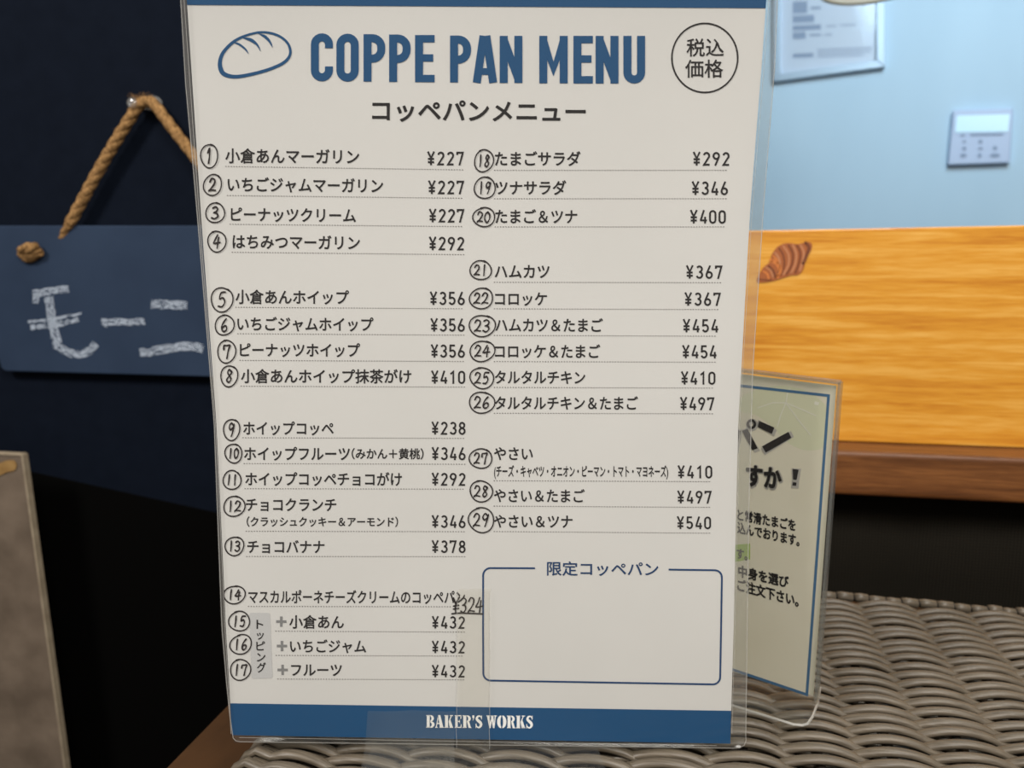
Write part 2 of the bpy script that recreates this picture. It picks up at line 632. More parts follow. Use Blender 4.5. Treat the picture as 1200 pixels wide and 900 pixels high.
M['silver'] = mat('silver_frame', srgb(188, 206, 222), 0.35, 0.5, 0.2)
M['white_plastic'] = mat('white_plastic', srgb(196, 210, 236), 0.4, 0.4)
M['notice'] = mat('notice_paper', srgb(226, 234, 250), 0.6, 0.3)
M['faint_ink'] = mat('faint_print', srgb(166, 180, 206), 0.6, 0.2)
M['display'] = mat('pale_display', srgb(205, 238, 250), 0.25, 0.5)
M['display'].node_tree.nodes['Principled BSDF'].inputs['Emission Color'].default_value = (0.62, 0.88, 1.0, 1)
M['display'].node_tree.nodes['Principled BSDF'].inputs['Emission Strength'].default_value = 0.22
M['btn'] = mat('button_grey', srgb(146, 162, 188), 0.5, 0.3)

fr_q = [(907, 97.5), (1037, 80.5), (1037, -62), (907, -58)]
ctr = sum(kf(x, y, 0) for x, y in fr_q) / 4
fr_root = empty('picture_frame', kf(972, 89, 0), 'silver framed printed notice on the pale kitchen wall at the top of the photo', 'frame')
fr_in = [(915.5, 88), (1027, 72.5), (1027, -53), (915.5, -49)]
b = MB()
for i in range(4):
    j = (i + 1) % 4
    quad_box(b, kf, [fr_q[i], fr_q[j], fr_in[j], fr_in[i]], 0.0005, 0.016)
b.build('frame', M['silver'], fr_root, bevel=0.0015)
b = MB()
quad_box(b, kf, fr_in, 0.001, 0.004)
nt_o = b.build('notice_sheet', M['notice'], fr_root)
pr = Print(kf, 0.0046)
for (x0, y0, x1, y1) in [(929, 2, 946, 16), (950, 8, 962, 11), (929, 18.5, 954, 27), (929, 30, 962, 36), (929, 38, 944, 46), (949, 40, 962, 42.5),
                         (968, 30, 980, 31.5), (984, 29, 1004, 30.5), (966, 40, 975, 41.5), (929, 63, 953, 68), (958, 58, 1022, 59.5), (958, 62, 1020, 63.5),
                         (958, 66, 1012, 67.3), (929, -40, 1000, -30), (929, -20, 1010, -16), (929, -10, 1010, -6)]:
    k = -0.11
    c0 = x0
    pr.poly([(x0, y0), (x1, y0 + k * (x1 - x0) * 0.4), (x1, y1 + k * (x1 - x0) * 0.4), (x0, y1)])
pr.build('lettering', M['faint_ink'], nt_o)
b = MB()
quad_box(b, kf, fr_in, 0.008, 0.0095)
b.build('glazing', clear('frame_glazing', gloss=0.05, rough=0.12, bump=0.2, bscale=20), fr_root)

th_q = [(1110, 194.5), (1182, 192), (1186, 128.5), (1116, 130.5)]
th_root = empty('wall_controller', kf(1148, 193, 0), 'white wall control panel with bright display and buttons on the kitchen wall', 'control panel')
b = MB()
quad_box(b, kf, th_q, 0.0003, 0.016)
b.build('case', M['white_plastic'], th_root, bevel=0.003, seg=3)
kf2 = plane_fn(kf(1148, 160, 0.0162), NK)
b = MB()
quad_box(b, kf2, [(1119, 155.5), (1181.5, 154.5), (1183.5, 134), (1121, 135.5)], 0, 0.0015)
b.build('display', M['display'], th_root, bevel=0.0006)
b = MB()
quad_box(b, kf2, [(1137, 159.5), (1176, 158.5), (1176, 156.2), (1137, 157)], 0, 0.001)
quad_box(b, kf2, [(1125, 160), (1131, 159.8), (1131, 157.5), (1125, 157.8)], 0, 0.001)
b.build('label_bar', M['btn'], th_root)
for (x, y, rw, rh) in [(1130, 166, 2.2, 1.6), (1149, 166, 2.6, 2.4), (1130, 174, 2.4, 2.4), (1149, 174, 3, 1.5), (1166, 173.5, 2.8, 2.4),
                       (1129, 182, 4, 2.2), (1148, 182, 2.4, 2.6), (1166, 182, 6, 2.4)]:
    b = MB()
    q = [(x + rw * cos(2 * pi * k / 10), y + rh * sin(2 * pi * k / 10)) for k in range(10)]
    quad_box(b, kf2, q, 0, 0.0012)
    b.build('button', M['btn'], th_root)

# pendant lamp whose lower rim shows at the top
LC = EYE + ray(1017, -11) * 1.0
lr = 0.0585
lamp = empty('pendant_lamp', (LC[0], LC[1], CEIL_Z), 'cream domed pendant lamp, only its lower rim showing at the top', 'lamp')
M['cream'] = mat('cream_shade', srgb(246, 238, 218), 0.5, 0.3)
b = MB()
prof = [(0.008, 0.075), (0.02, 0.072), (0.038, 0.06), (0.052, 0.035), (lr, 0.0), (lr - 0.003, 0.0), (0.049, 0.034), (0.036, 0.057), (0.02, 0.068), (0.001, 0.069)]
b.lathe(prof, LC)
b.build('lamp_shade', M['cream'], lamp, smooth=True)
b = MB()
b.lathe([(0.001, -0.006), (0.03, -0.004), (lr - 0.004, 0.002), (lr - 0.004, 0.006), (0.001, 0.006)], LC)
md = mat('lamp_diffuser', srgb(250, 240, 215), 0.6, 0.2)
md.node_tree.nodes['Principled BSDF'].inputs['Emission Color'].default_value = (1, 0.9, 0.72, 1)
md.node_tree.nodes['Principled BSDF'].inputs['Emission Strength'].default_value = 0.55
b.build('diffuser', md, lamp, smooth=True)
b = MB()
b.tube([LC + Z * 0.07, (LC[0], LC[1], CEIL_Z - 0.02)], 0.0025)
b.build('cord', M['ink'], lamp)
b = MB()
b.lathe([(0.001, -0.025), (0.03, -0.022), (0.035, 0.0), (0.001, 0.0)], (LC[0], LC[1], CEIL_Z))
b.build('ceiling_rose', M['cream'], lamp, smooth=True)

# ------------------------------------------------------------------ table and wicker tray
TZ = -0.052
table = empty('wooden_table', wp(0.2, 0.34, FLOOR_Z), 'brown wooden table under the wicker tray, its bare left edge showing', 'table')
b = MB()
b.box(wp(-0.239, 0.10, TZ - 0.03), W * 0.98, N * 0.505, Z * 0.03)
b.build('tabletop', M['table'], table, bevel=0.0015)
for s in (-0.22, 0.68):
    for d in (0.13, 0.54):
        b = MB()
        b.box(wp(s, d, FLOOR_Z), W * 0.04, N * 0.04, Z * (TZ - 0.03 - FLOOR_Z))
        b.build('leg', M['table'], table, bevel=0.002)

W2, N2 = frame(13)


def tp(s, t, z):
    return W2 * s + N2 * t + Z * z


S0, S1, T0, T1 = -0.180, 0.56, 0.165, 0.488
tray = empty('wicker_tray', tp(0.15, 0.3, TZ), 'grey brown woven resin wicker tray that the menu stand rests on', 'tray')
RIB, PIT = 0.0310, 0.00425
AMP = 0.0033
rng = random.Random(3)
b = MB()
nst = int((T1 - T0) / PIT)
for i in range(nst):
    t = T1 - 0.003 - i * PIT
    ph = pi * (i % 2)
    path = []
    jit, ja = rng.uniform(-0.0006, 0.0006), rng.uniform(0.9, 1.1)
    wob = rng.uniform(0, 6)
    # round the left end, down the side
    for z in np.linspace(TZ + 0.006, -0.022, 5):
        path.append(tp(S0 - 0.002 + (0.0025 if i % 2 else -0.0015), t + jit, z))
    for a in (20, 45, 70):
        path.append(tp(S0 + 0.012 - 0.014 * cos(radians(a)), t + jit, -0.016 + 0.0125 * sin(radians(a)) + (0.002 if i % 2 else -0.001)))
    s = S0 + 0.014
    while s < S1:
        x = (s - 0.1065) / RIB
        c = sin(pi * x + ph)
        c = math.copysign(abs(c) ** 0.80, c)
        fade = min(1, (s - S0) / 0.02)
        z = -0.0056 + AMP * ja * c * fade
        # strands swing towards the viewer's side a touch as they go under
        tt = t + jit + 0.0006 * sin(s * 40 + wob) - 0.0010 * cos(pi * x + ph)
        path.append(tp(s, tt, z))
        s += 0.0026
    path.append(tp(S1 + 0.004, t, -0.012))
    path.append(tp(S1 + 0.006, t, TZ + 0.006))
    b.tube(path, 0.0026, 0.0018, 8)
b.build('woven_top', M['wicker'], tray, smooth=True)
b = MB()
s = 0.1065 + RIB / 2
k = int((s - S0) / RIB)
s -= k * RIB
while s < S1:
    if s > S0 + 0.005:
        b.tube([tp(s, T0, -0.0060), tp(s, T1 + 0.004, -0.0060)], 0.0020, 0.0013, 6)
    s += RIB
b.build('ribs', M['wicker_dark'], tray, smooth=True)
b = MB()     # inner box that carries the weave
b.box(tp(S0 + 0.006, T0 + 0.002, TZ + 0.0005), W2 * (S1 - S0 - 0.012), N2 * (T1 - T0 + 0.002), Z * (-0.0150 - TZ))
b.build('tray_body', M['wicker_dark'], tray)
b = MB()     # bound rim along the far edge
s = S0 + 0.01
while s < S1:
    ln = rng.uniform(0.0075, 0.0105)
    zz = -0.0042 + rng.uniform(-0.0006, 0.0006)
    b.tube([tp(s, T1 + 0.005, zz), tp(s + ln * 0.3, T1 + 0.005, zz + 0.0004), tp(s + ln - 0.0012, T1 + 0.005, zz)], 0.0032, 0.0030, 8)
    s += ln
b.tube([tp(S0 + 0.008, T1 + 0.005, -0.004), tp(S1 - 0.002, T1 + 0.005, -0.004)], 0.0022, 0.0022, 8, mi=1)
zz = TZ + 0.004
while zz < -0.008:
    b.tube([tp(S0 + 0.004, T1 + 0.004, zz), tp(S1 - 0.004, T1 + 0.004, zz)], 0.0025, 0.0025, 6)
    zz += 0.0048
b.build('rim', [M['wicker'], M['wicker_dark']], tray, smooth=True)

# ------------------------------------------------------------------ greige board standing at the left
D_G = 0.600
gp = plane_fn(wp(0, D_G, 0), N)
g_root = None
tr = gp(25, 535, 0)
br = gp(75, 900, 0)
dn = br - tr
dn = dn / abs(dn[2])
bot_r = tr + dn * (tr[2] - (FLOOR_Z + 0.001))
wid = 0.30
top_l = tr - W * wid
bot_l = bot_r - W * wid
g_root = empty('standing_board', (bot_l + bot_r) / 2, 'mottled greige board with pale edges standing on the floor at left', 'board')
b = MB()
b.prism([bot_l, bot_r, tr, top_l], N * 0.005)
b.build('panel', M['greyboard'], g_root, bevel=0.001)
b = MB()
vr = (tr - bot_r) / np.linalg.norm(tr - bot_r)
b.box(bot_r + W * 0.0004 - N * 0.001, W * 0.0018, N * 0.007, (tr - bot_r) + vr * 0.002)
b.box(top_l - N * 0.001 + Z * 0.0004, (tr - top_l) + W * 0.0004, N * 0.007, Z * 0.0022)
b.build('edge_trim', M['greytrim'], g_root, bevel=0.0006)
pr = Print(gp, 0.0009)
cap = [(14.5 + 5 * cos(radians(a)), 545.5 + 6.5 * sin(radians(a))) for a in range(-80, 100, 20)]
pr.poly([(-24, 553), (-4, 544), (8, 539.5)] + cap + [(8, 553.5), (-4, 559), (-20, 570)])
pr.build('tan_patch', M['tanpatch'], g_root)

# ------------------------------------------------------------------ hanging chalkboard
CT = 0.010
D_C = D_WALL - 0.001 - CT
cfn = plane_fn(wp(0, D_C, 0), N)
cb_q = [(-9, 265), (330, 265), (330, 442), (16, 433.5), (11, 430), (4, 404)]
cb = empty('hanging_chalkboard', cfn(110, 437, 0), 'slate blue chalkboard with white chalk writing hanging by rope on the navy wall', 'chalkboard')
b = MB()
quad_box(b, cfn, cb_q, -CT, 0)
b.build('board', M['chalkboard'], cb, bevel=0.0012)


def rope(mb, pts, r, twist=90.0):
    P = [np.asarray(p) for p in pts]
    seg = []
    for a, c in zip(P[:-1], P[1:]):
        n = max(2, int(np.linalg.norm(c - a) / 0.0015))
        seg += [a + (c - a) * k / n for k in range(n)]
    seg.append(P[-1])
    for q in range(3):
        path, L = [], 0
        for i, p in enumerate(seg):
            t = seg[min(i + 1, len(seg) - 1)] - seg[max(i - 1, 0)]
            t = t / np.linalg.norm(t)
            u = np.cross(t, N)
            u /= np.linalg.norm(u)
            v = np.cross(t, u)
            if i:
                L += np.linalg.norm(p - seg[i - 1])
            a = L * 2 * pi / (r * 7) + q * 2 * pi / 3
            path.append(p + (u * cos(a) + v * sin(a)) * r * 0.28)
        mb.tube(path, r * 0.74, seg=8)


rp_f = plane_fn(wp(0, D_WALL - 0.0115, 0), N)
rp_m = plane_fn(wp(0, D_WALL - 0.006, 0), N)
b = MB()
pk = [rp_f(82, 262, 0), rp_f(120, 192, 0), rp_f(158, 130, 0), rp_f(164, 122.5, 0), rp_f(171, 119, 0), rp_f(178, 120, 0), rp_f(184, 126, 0), rp_f(205, 154, 0), rp_f(245, 206, 0), rp_f(286, 262, 0)]
pk = [np.array(p) for p in smooth_path(pk, 4)]
back = plane_fn(wp(0, D_WALL - 0.004, 0), N)
rope(b, pk, 0.0051)
rope(b, [pk[0], rp_m(72, 282, 0)], 0.0044)
rope(b, [pk[-1], rp_m(298, 282, 0)], 0.0044)
rp_o = b.build('rope', M['jute'], cb, smooth=True)
# loose fibres on the rope
b = MB()
for _ in range(150):
    p = pk[rng.randrange(len(pk))] + W * rng.uniform(-.005, .005) + Z * rng.uniform(-.005, .005)
    d = W * rng.uniform(-1, 1) + Z * rng.uniform(-1, 1) - N * rng.uniform(0, 1)
    b.tube([p, p + d * 0.002, p + d * 0.004 + Z * 0.0006], 0.00012, seg=4)
for _ in range(90):
    p = rp_f(rng.uniform(156, 176), rng.uniform(116, 124), 0)
    d = W * rng.uniform(-1, .6) + Z * rng.uniform(0.1, 1.1) - N * rng.uniform(0, .6)
    b.tube([p, p + d * 0.003, p + d * 0.006], 0.00012, seg=4)
b.build('fibres', M['jute'], rp_o)
for cx_ in (39, 288):          # knots on the face of the board
    c = cfn(cx_, 296, 0.0)
    b = MB()
    nn = -N
    for q in range(3):
        a0 = q * 2.1
        loop = [c + nn * (0.0045 + 0.003 * sin(a + a0)) + W * (0.0055 + 0.0028 * cos(3 * a + q)) * cos(a + a0 * .7) * 1.35 + Z * (0.0050 + 0.002 * sin(2 * a + q)) * sin(a + a0) for a in np.linspace(0, 2 * pi, 28)]
        b.tube(loop, 0.0036, seg=8)
    b.tube([c, c + nn * 0.007], [0.0085, 0.006], seg=10)
    b.build('rope_knot', M['jute'], cb, smooth=True)
    b = MB()
# chalk writing
ck = Print(cfn, 0.0004)


def zx(x, y):
    return (x / 4.5, 250 + y / 4.5)


def chalk(pts, w, dens=0.64):
    P = smooth_path([zx(*p) for p in pts], 14)
    w /= 4.5
    lanes = int(w / 0.75)
    for l in range(lanes):
        off = (l + 0.5) / lanes - 0.5
        i = 0
        while i < len(P) - 2:
            ln = rng.randint(1, max(2, len(P) // 11))
            if rng.random() < dens:
                seg = P[i:i + ln + 1]
                if len(seg) >= 2:
                    d = seg[-1] - seg[0]
                    d = d / (np.linalg.norm(d) + 1e-9)
                    nrm = np.array([-d[1], d[0]])
                    sh = rng.uniform(-0.4, 0.4)
                    ck.stroke([p + nrm * (off * w + sh + rng.uniform(-.25, .25)) for p in seg], rng.uniform(0.5, 1.15), caps=False)
            i += ln


chalk([(172, 425), (270, 410), (362, 396)], 38)
chalk([(172, 410), (362, 382)], 8, 0.9)
chalk([(190, 440), (185, 475)], 34, 0.45)
chalk([(256, 440), (268, 520), (283, 610), (305, 690)], 48)
chalk([(290, 690), (345, 725), (410, 745), (470, 725), (505, 685)], 40)
chalk([(148, 574), (260, 560), (432, 530)], 13, 0.85)
chalk([(160, 602), (280, 590), (415, 560)], 26, 0.6)
chalk([(535, 572), (640, 572), (765, 572)], 36, 0.6)
chalk([(535, 556), (560, 605)], 14, 0.6)
chalk([(796, 478), (900, 482), (992, 486)], 44, 0.66)
chalk([(738, 735), (850, 718), (1000, 700), (1072, 716)], 44, 0.72)
chalk([(740, 742), (800, 750)], 14, 0.7)
ck.build('chalk_writing', M['chalk'], cb)

# clear adhesive hook holding the rope
hk = empty('adhesive_hook', back(174, 124, 0), 'small clear adhesive hook on the navy wall at the rope peak', 'hook')
b = MB()
hb = plane_fn(wp(0, D_WALL - 0.0005, 0), N)
q = [(178 + 13 * cos(2 * pi * k / 20), 121 + 9 * sin(2 * pi * k / 20)) for k in range(20)]
quad_box(b, hb, q, 0, 0.002)
b.build('base_plate', M['hook'], hk, bevel=0.0006)
b = MB()
c = hb(168, 125, 0)
b.tube([c - N * 0.002, c - N * 0.013], 0.0028, seg=12)
b.tube([c - N * 0.013, c - N * 0.0155, c - N * 0.0175], [0.004, 0.0052, 0.0035], seg=14)
b.build('peg', M['hook'], hk, smooth=True)

# ------------------------------------------------------------------ the menu: gently bowed printed sheet in a clear stand
_y = np.array([8, 75, 240, 495, 645, 735, 832, 861.])
_w = np.array([678, 669.3, 644, 610, 602.5, 597, 586.3, 583.5])
_c = np.polyfit(_y, 900 * 0.21 / _w, 3)
DZ0 = np.polyval(_c, 8)
DZS = np.polyval(np.polyder(_c), 8)


def sheet(x, y, off=0.0):
    """point of the bowed sheet; straight across, curved from top to bottom; off = in front of it"""
    yy = y - (0.003 + 1.25e-5 * y) * (x - 560)
    z = np.polyval(_c, yy) if yy > 8 else DZ0 + DZS * (yy - 8)
    return EYE + ray(x, y) * (z - off)


LE = ([-40, 8, 100, 255, 495, 660, 735, 823, 863], [216.3, 219.5, 225.5, 235.5, 254.2, 261.2, 264.2, 269.8, 272.2])
RE = ([-40, 8, 75, 250, 440, 495, 645, 735, 832, 875], [900.5, 897.5, 893.3, 879, 868.5, 865, 862, 860.5, 857, 855.5])
_cl, _cr = np.polyfit(LE[0], LE[1], 3), np.polyfit(RE[0], RE[1], 3)


def le(y):
    return float(0.7 * np.interp(y, *LE) + 0.3 * np.polyval(_cl, y))


def re_(y):
    return float(0.7 * np.interp(y, *RE) + 0.3 * np.polyval(_cr, y))


def row_y(f, x, top=(-36, -30), bot=(861.5, 871.5)):
    u = (x - 560) / 600 + 0.5
    a = top[0] + (top[1] - top[0]) * u
    c = bot[0] + (bot[1] - bot[0]) * ((x - 272) / 585)
    return a + (c - a) * f


def sheet_grid(mb, top, bot, off, lefn=le, rifn=re_, nr=60, nc=10, mi=0):
    vs_ = []
    for i in range(nr + 1):
        f = i / nr
        for j in range(nc + 1):
            ym = row_y(f, 560, top, bot)
            x0, x1 = lefn(row_y(f, lefn(ym), top, bot)), rifn(row_y(f, rifn(ym), top, bot))
            x = x0 + (x1 - x0) * j / nc
            vs_.append(sheet(x, row_y(f, x, top, bot), off))
    mb.add(vs_, [(i * (nc + 1) + j, (i + 1) * (nc + 1) + j, (i + 1) * (nc + 1) + j + 1, i * (nc + 1) + j + 1) for i in range(nr) for j in range(nc)], mi)


base_c = sheet(570, 873)
menu = empty('menu_stand', (base_c[0], base_c[1], 0.0), 'white printed bread price menu with blue bands in a clear upright stand', 'menu')
b = MB()
sheet_grid(b, (-36, -30), (861.5, 871.5), 0.0)
paper = b.build('printed_sheet', M['paper'], menu, smooth=True)
b = MB()
sheet_grid(b, (-36, -30), (6, 9.3), 0.00012, nr=6, nc=16)
b.build('header_band', M['band'], paper)
b = MB()
sheet_grid(b, (824, 833), (861.5, 871.5), 0.00012, nr=6, nc=16)
b.build('footer_band', M['band'], paper)

_tc = {}


def glyphs(body, weight=0.018):
    key = (body, weight)
    if key not in _tc:
        c = bpy.data.curves.new('lettering', 'FONT')
        c.body = body
        c.resolution_u = 3
        o_ = bpy.data.objects.new('lettering', c)
        COL.objects.link(o_)
        dg = bpy.context.evaluated_depsgraph_get()
        me = bpy.data.meshes.new_from_object(o_.evaluated_get(dg))
        V = [tuple(v.co[:2]) for v in me.vertices]
        F = [tuple(p.vertices) for p in me.polygons]
        cnt = {}
        for f in F:
            for i in range(len(f)):
                e = tuple(sorted((f[i], f[(i + 1) % len(f)])))
                cnt[e] = cnt.get(e, 0) + 1
        A = np.array(V)
        for (i, j), k in cnt.items():       # a thin border along every outline makes the letters bolder
            if k == 1 and weight > 0:
                d = A[j] - A[i]
                l = np.linalg.norm(d)
                if l < 1e-6:
                    continue
                d = d / l
                n_ = np.array([-d[1], d[0]]) * weight
                e = d * weight * 0.5
                o2 = len(V)
                V += [tuple(q) for q in (A[i] - e - n_, A[j] + e - n_, A[j] + e + n_, A[i] - e + n_)]
                F.append((o2, o2 + 1, o2 + 2, o2 + 3))
        V = np.array(V)
        bpy.data.objects.remove(o_)
        bpy.data.curves.remove(c)
        bpy.data.meshes.remove(me)
        _tc[key] = (V, F)
    return _tc[key]


def text(pr, body, x0, x1, yc0, yc1, h, weight=0.018, mi=0, doff=0.0, skew=0.0, xs=0.0):
    """one printed line between x0 and x1, em height h, centred on the line yc0..yc1"""
    V, F = glyphs(body, weight)
    mn, mx_ = V[:, 0].min(), V[:, 0].max()
    k = (x1 - x0) / (mx_ - mn)
    out = []
    for vx, vy in V:
        up = (vy - 0.38) * h
        x = x0 + (vx - mn) * k + up * skew
        out.append((x, yc0 + (yc1 - yc0) * (x - x0) / (x1 - x0) - up))
    pr.shape(out, F, mi, doff)


def arc(cx, cy, rx, ry, a0, a1, n=10):
    return [(cx + rx * cos(radians(a0 + (a1 - a0) * k / n)), cy + ry * sin(radians(a0 + (a1 - a0) * k / n))) for k in range(n + 1)]


A_ = 0.065
DIN = {   # cell .56 wide, 1 high
    '0': [arc(.28, .72, .215, .215, 0, 180) + arc(.28, .28, .215, .215, 180, 360) + [(.495, .72)]],
    '1': [[(.10, .74), (.33, .935), (.33, 0)]],
    '2': [arc(.28, .715, .205, .22, 165, -25) + [(.09, .065), (.52, .065)]],
    '3': [arc(.27, .725, .20, .21, 150, -75) + [(.25, .52)], [(.25, .52)] + arc(.27, .29, .225, .225, 75, -160)],
    '4': [[(.33, 1.0), (.07, .235)], [(.03, .235), (.56, .235)], [(.42, .5), (.42, 0)]],
    '5': [[(.48, .935), (.12, .935), (.10, .52)] + arc(.275, .315, .22, .25, 125, -155)],
    '6': [[(.36, 1.0), (.10, .42)], arc(.28, .285, .215, .22, 0, 360, 20)],
    '7': [[(.05, .78), (.05, .935), (.49, .935), (.22, 0)]],
    '8': [arc(.28, .735, .185, .20, 0, 360, 20), arc(.28, .285, .215, .22, 0, 360, 20)],
    '9': [[(.20, 0), (.46, .58)], arc(.28, .715, .215, .22, 0, 360, 20)],
    '¥': [[(.03, 1), (.27, .52), (.51, 1)], [(.27, .52), (.27, 0)], [(.03, .46), (.51, .46)], [(.03, .22), (.51, .22)]],
}


def price(pr, body, x0, x1, yc, h, slope=0.008, w=0.14):
    n = len(body)
    adv = (x1 - x0 - 0.56 * h * 0.95) / (n - 1)
    for i, ch in enumerate(body):
        for st in DIN[ch]:
            pts = [(x0 + i * adv + px * h * 0.95, yc + h / 2 - py * h + slope * (i * adv)) for px, py in st]
            pr.stroke(pts, w * h, caps=False)


def dashes(pr, x0, y0, x1, y1, w=0.95, on=1.55, gap=1.6):
    L = x1 - x0
    n = int(L / (on + gap))
    for i in range(n):
        a = x0 + i * (on + gap)
        ya, yb = y0 + (y1 - y0) * (a - x0) / L, y0 + (y1 - y0) * (a + on - x0) / L
        pr.poly([(a, ya - w / 2), (a + on, yb - w / 2), (a + on, yb + w / 2), (a, ya + w / 2)])


# ---- title
ti = Print(sheet, 0.00012)


def ttl(ch, x0, x1, yt, yb, s=9.4):
    w, h = x1 - x0, yb - yt
    r = w / 2 - s / 2

    def pp(L, ww=s, closed=False):
        ti.stroke([(x0 + a, yb - c) for a, c in L], ww, closed, caps=False)
    a, c = s / 2, w - s / 2
    if ch == 'C':
        pp([(c, h * .69)] + arc(w / 2, h - a - r, r, r, 0, 180) + arc(w / 2, a + r, r, r, 180, 360) + [(c, h * .31)])
    if ch == 'O':
        pp(arc(w / 2, h - a - r, r, r, 0, 180) + arc(w / 2, a + r, r, r, 180, 360), closed=True)
    if ch == 'U':
        pp([(a, h)] + arc(w / 2, a + r, r, r, 180, 360) + [(c, h)])
    if ch == 'P':
        pp([(a, 0), (a, h)])
        m = h * .40
        rr = (h - m - s) / 2 - 1.5
        pp([(1, h - a)] + arc(c - rr, h - a - rr, rr, rr, 90, 0, 6) + arc(c - rr, m + a + rr, rr, rr, 0, -90, 6) + [(a, m + a)], s)
    if ch == 'E':
        pp([(a, 0), (a, h)])
        pp([(1, h - a * .92), (w, h - a * .92)], s * .92)
        pp([(1, h * .515), (w * .93, h * .515)], s * .92)
        pp([(1, a * .92), (w, a * .92)], s * .92)
    if ch == 'N':
        pp([(a, 0), (a, h)])
        pp([(c, 0), (c, h)])
        pp([(a, h - 4), (c, 4)], s * .95)
    if ch == 'M':
        pp([(a, 0), (a, h)])
        pp([(c, 0), (c, h)])
        pp([(a, h - 4), (w / 2, h * .30), (c, h - 4)], s * .9)
    if ch == 'A':
        pp([(a * .95, 0), (w / 2 - 1.6, h)], s)
        pp([(w - a * .95, 0), (w / 2 + 1.6, h)], s)
        pp([(w * .22, h * .24), (w * .78, h * .24)], s * .85)


for ch, x0, x1, yt, yb in [('C', 364.3, 390.2, 39, 95.2), ('O', 394.2, 420.4, 39.4, 95.6), ('P', 426, 451.5, 40, 95.6), ('P', 456, 481.2, 40.4, 96),
                           ('E', 486.4, 509.3, 41, 96.3), ('P', 527.4, 552, 41.6, 96.6), ('A', 554.2, 582.4, 41.8, 97), ('N', 585.6, 612.2, 42, 97.2),
                           ('M', 632, 665.3, 42, 97.6), ('E', 672, 694.8, 42, 97.8), ('N', 698, 724.8, 42, 97.8), ('U', 730.6, 756, 42, 97.8)]:
    ttl(ch, x0, x1, yt, yb)
o = ti.build('title_lettering', M['band'], paper)
o['label'] = 'large blue title lettering'
p = Print(sheet, 0.00012)
text(p, 'コッペパンメニュー', 436, 686.5, 129.3, 130.8, 27.5, 0.022)
p.build('subtitle_lettering', M['ink'], paper)

p = Print(sheet, 0.00012)
p.stroke(arc(826, 67.8, 38.6, 40.5, 0, 350, 47), 1.9, closed=True)
text(p, '税込', 804.6, 848.4, 55.6, 55.6, 22.5, 0.010)
text(p, '価格', 803, 847.5, 80.4, 80.4, 22.5, 0.010)
p.build('tax_badge', M['ink'], paper)

# ---- bread emblem
p = Print(sheet, 0.00012)


def z1(x, y):
    return (220 + x * .28333, y * .28333)


bl = [(134, 250), (150, 212), (196, 168), (258, 141), (318, 133), (376, 148), (414, 180), (424, 222), (398, 258), (335, 287), (258, 308), (196, 317), (152, 307), (136, 284)]
bw = [16, 14, 12, 9, 9, 10, 10, 11, 13, 13, 14, 15, 18, 19]
P_ = smooth_path([z1(*q) for q in bl], 6, True)
wl = []
for i in range(len(bw)):
    for k in range(6):
        wl.append((bw[i] + (bw[(i + 1) % len(bw)] - bw[i]) * k / 6) * .28333)
p.stroke(P_, wl, closed=True)
for a in ([(190, 176), (212, 178), (240, 200), (252, 224), (236, 206), (212, 188)],
          [(228, 157), (262, 158), (290, 182), (301, 212), (284, 188), (256, 170)],
          [(292, 139), (322, 146), (343, 170), (351, 197), (335, 174), (312, 153)]):
    p.poly([z1(*q) for q in smooth_path(a, 4, True)])
p.build('bread_emblem', M['band'], paper)

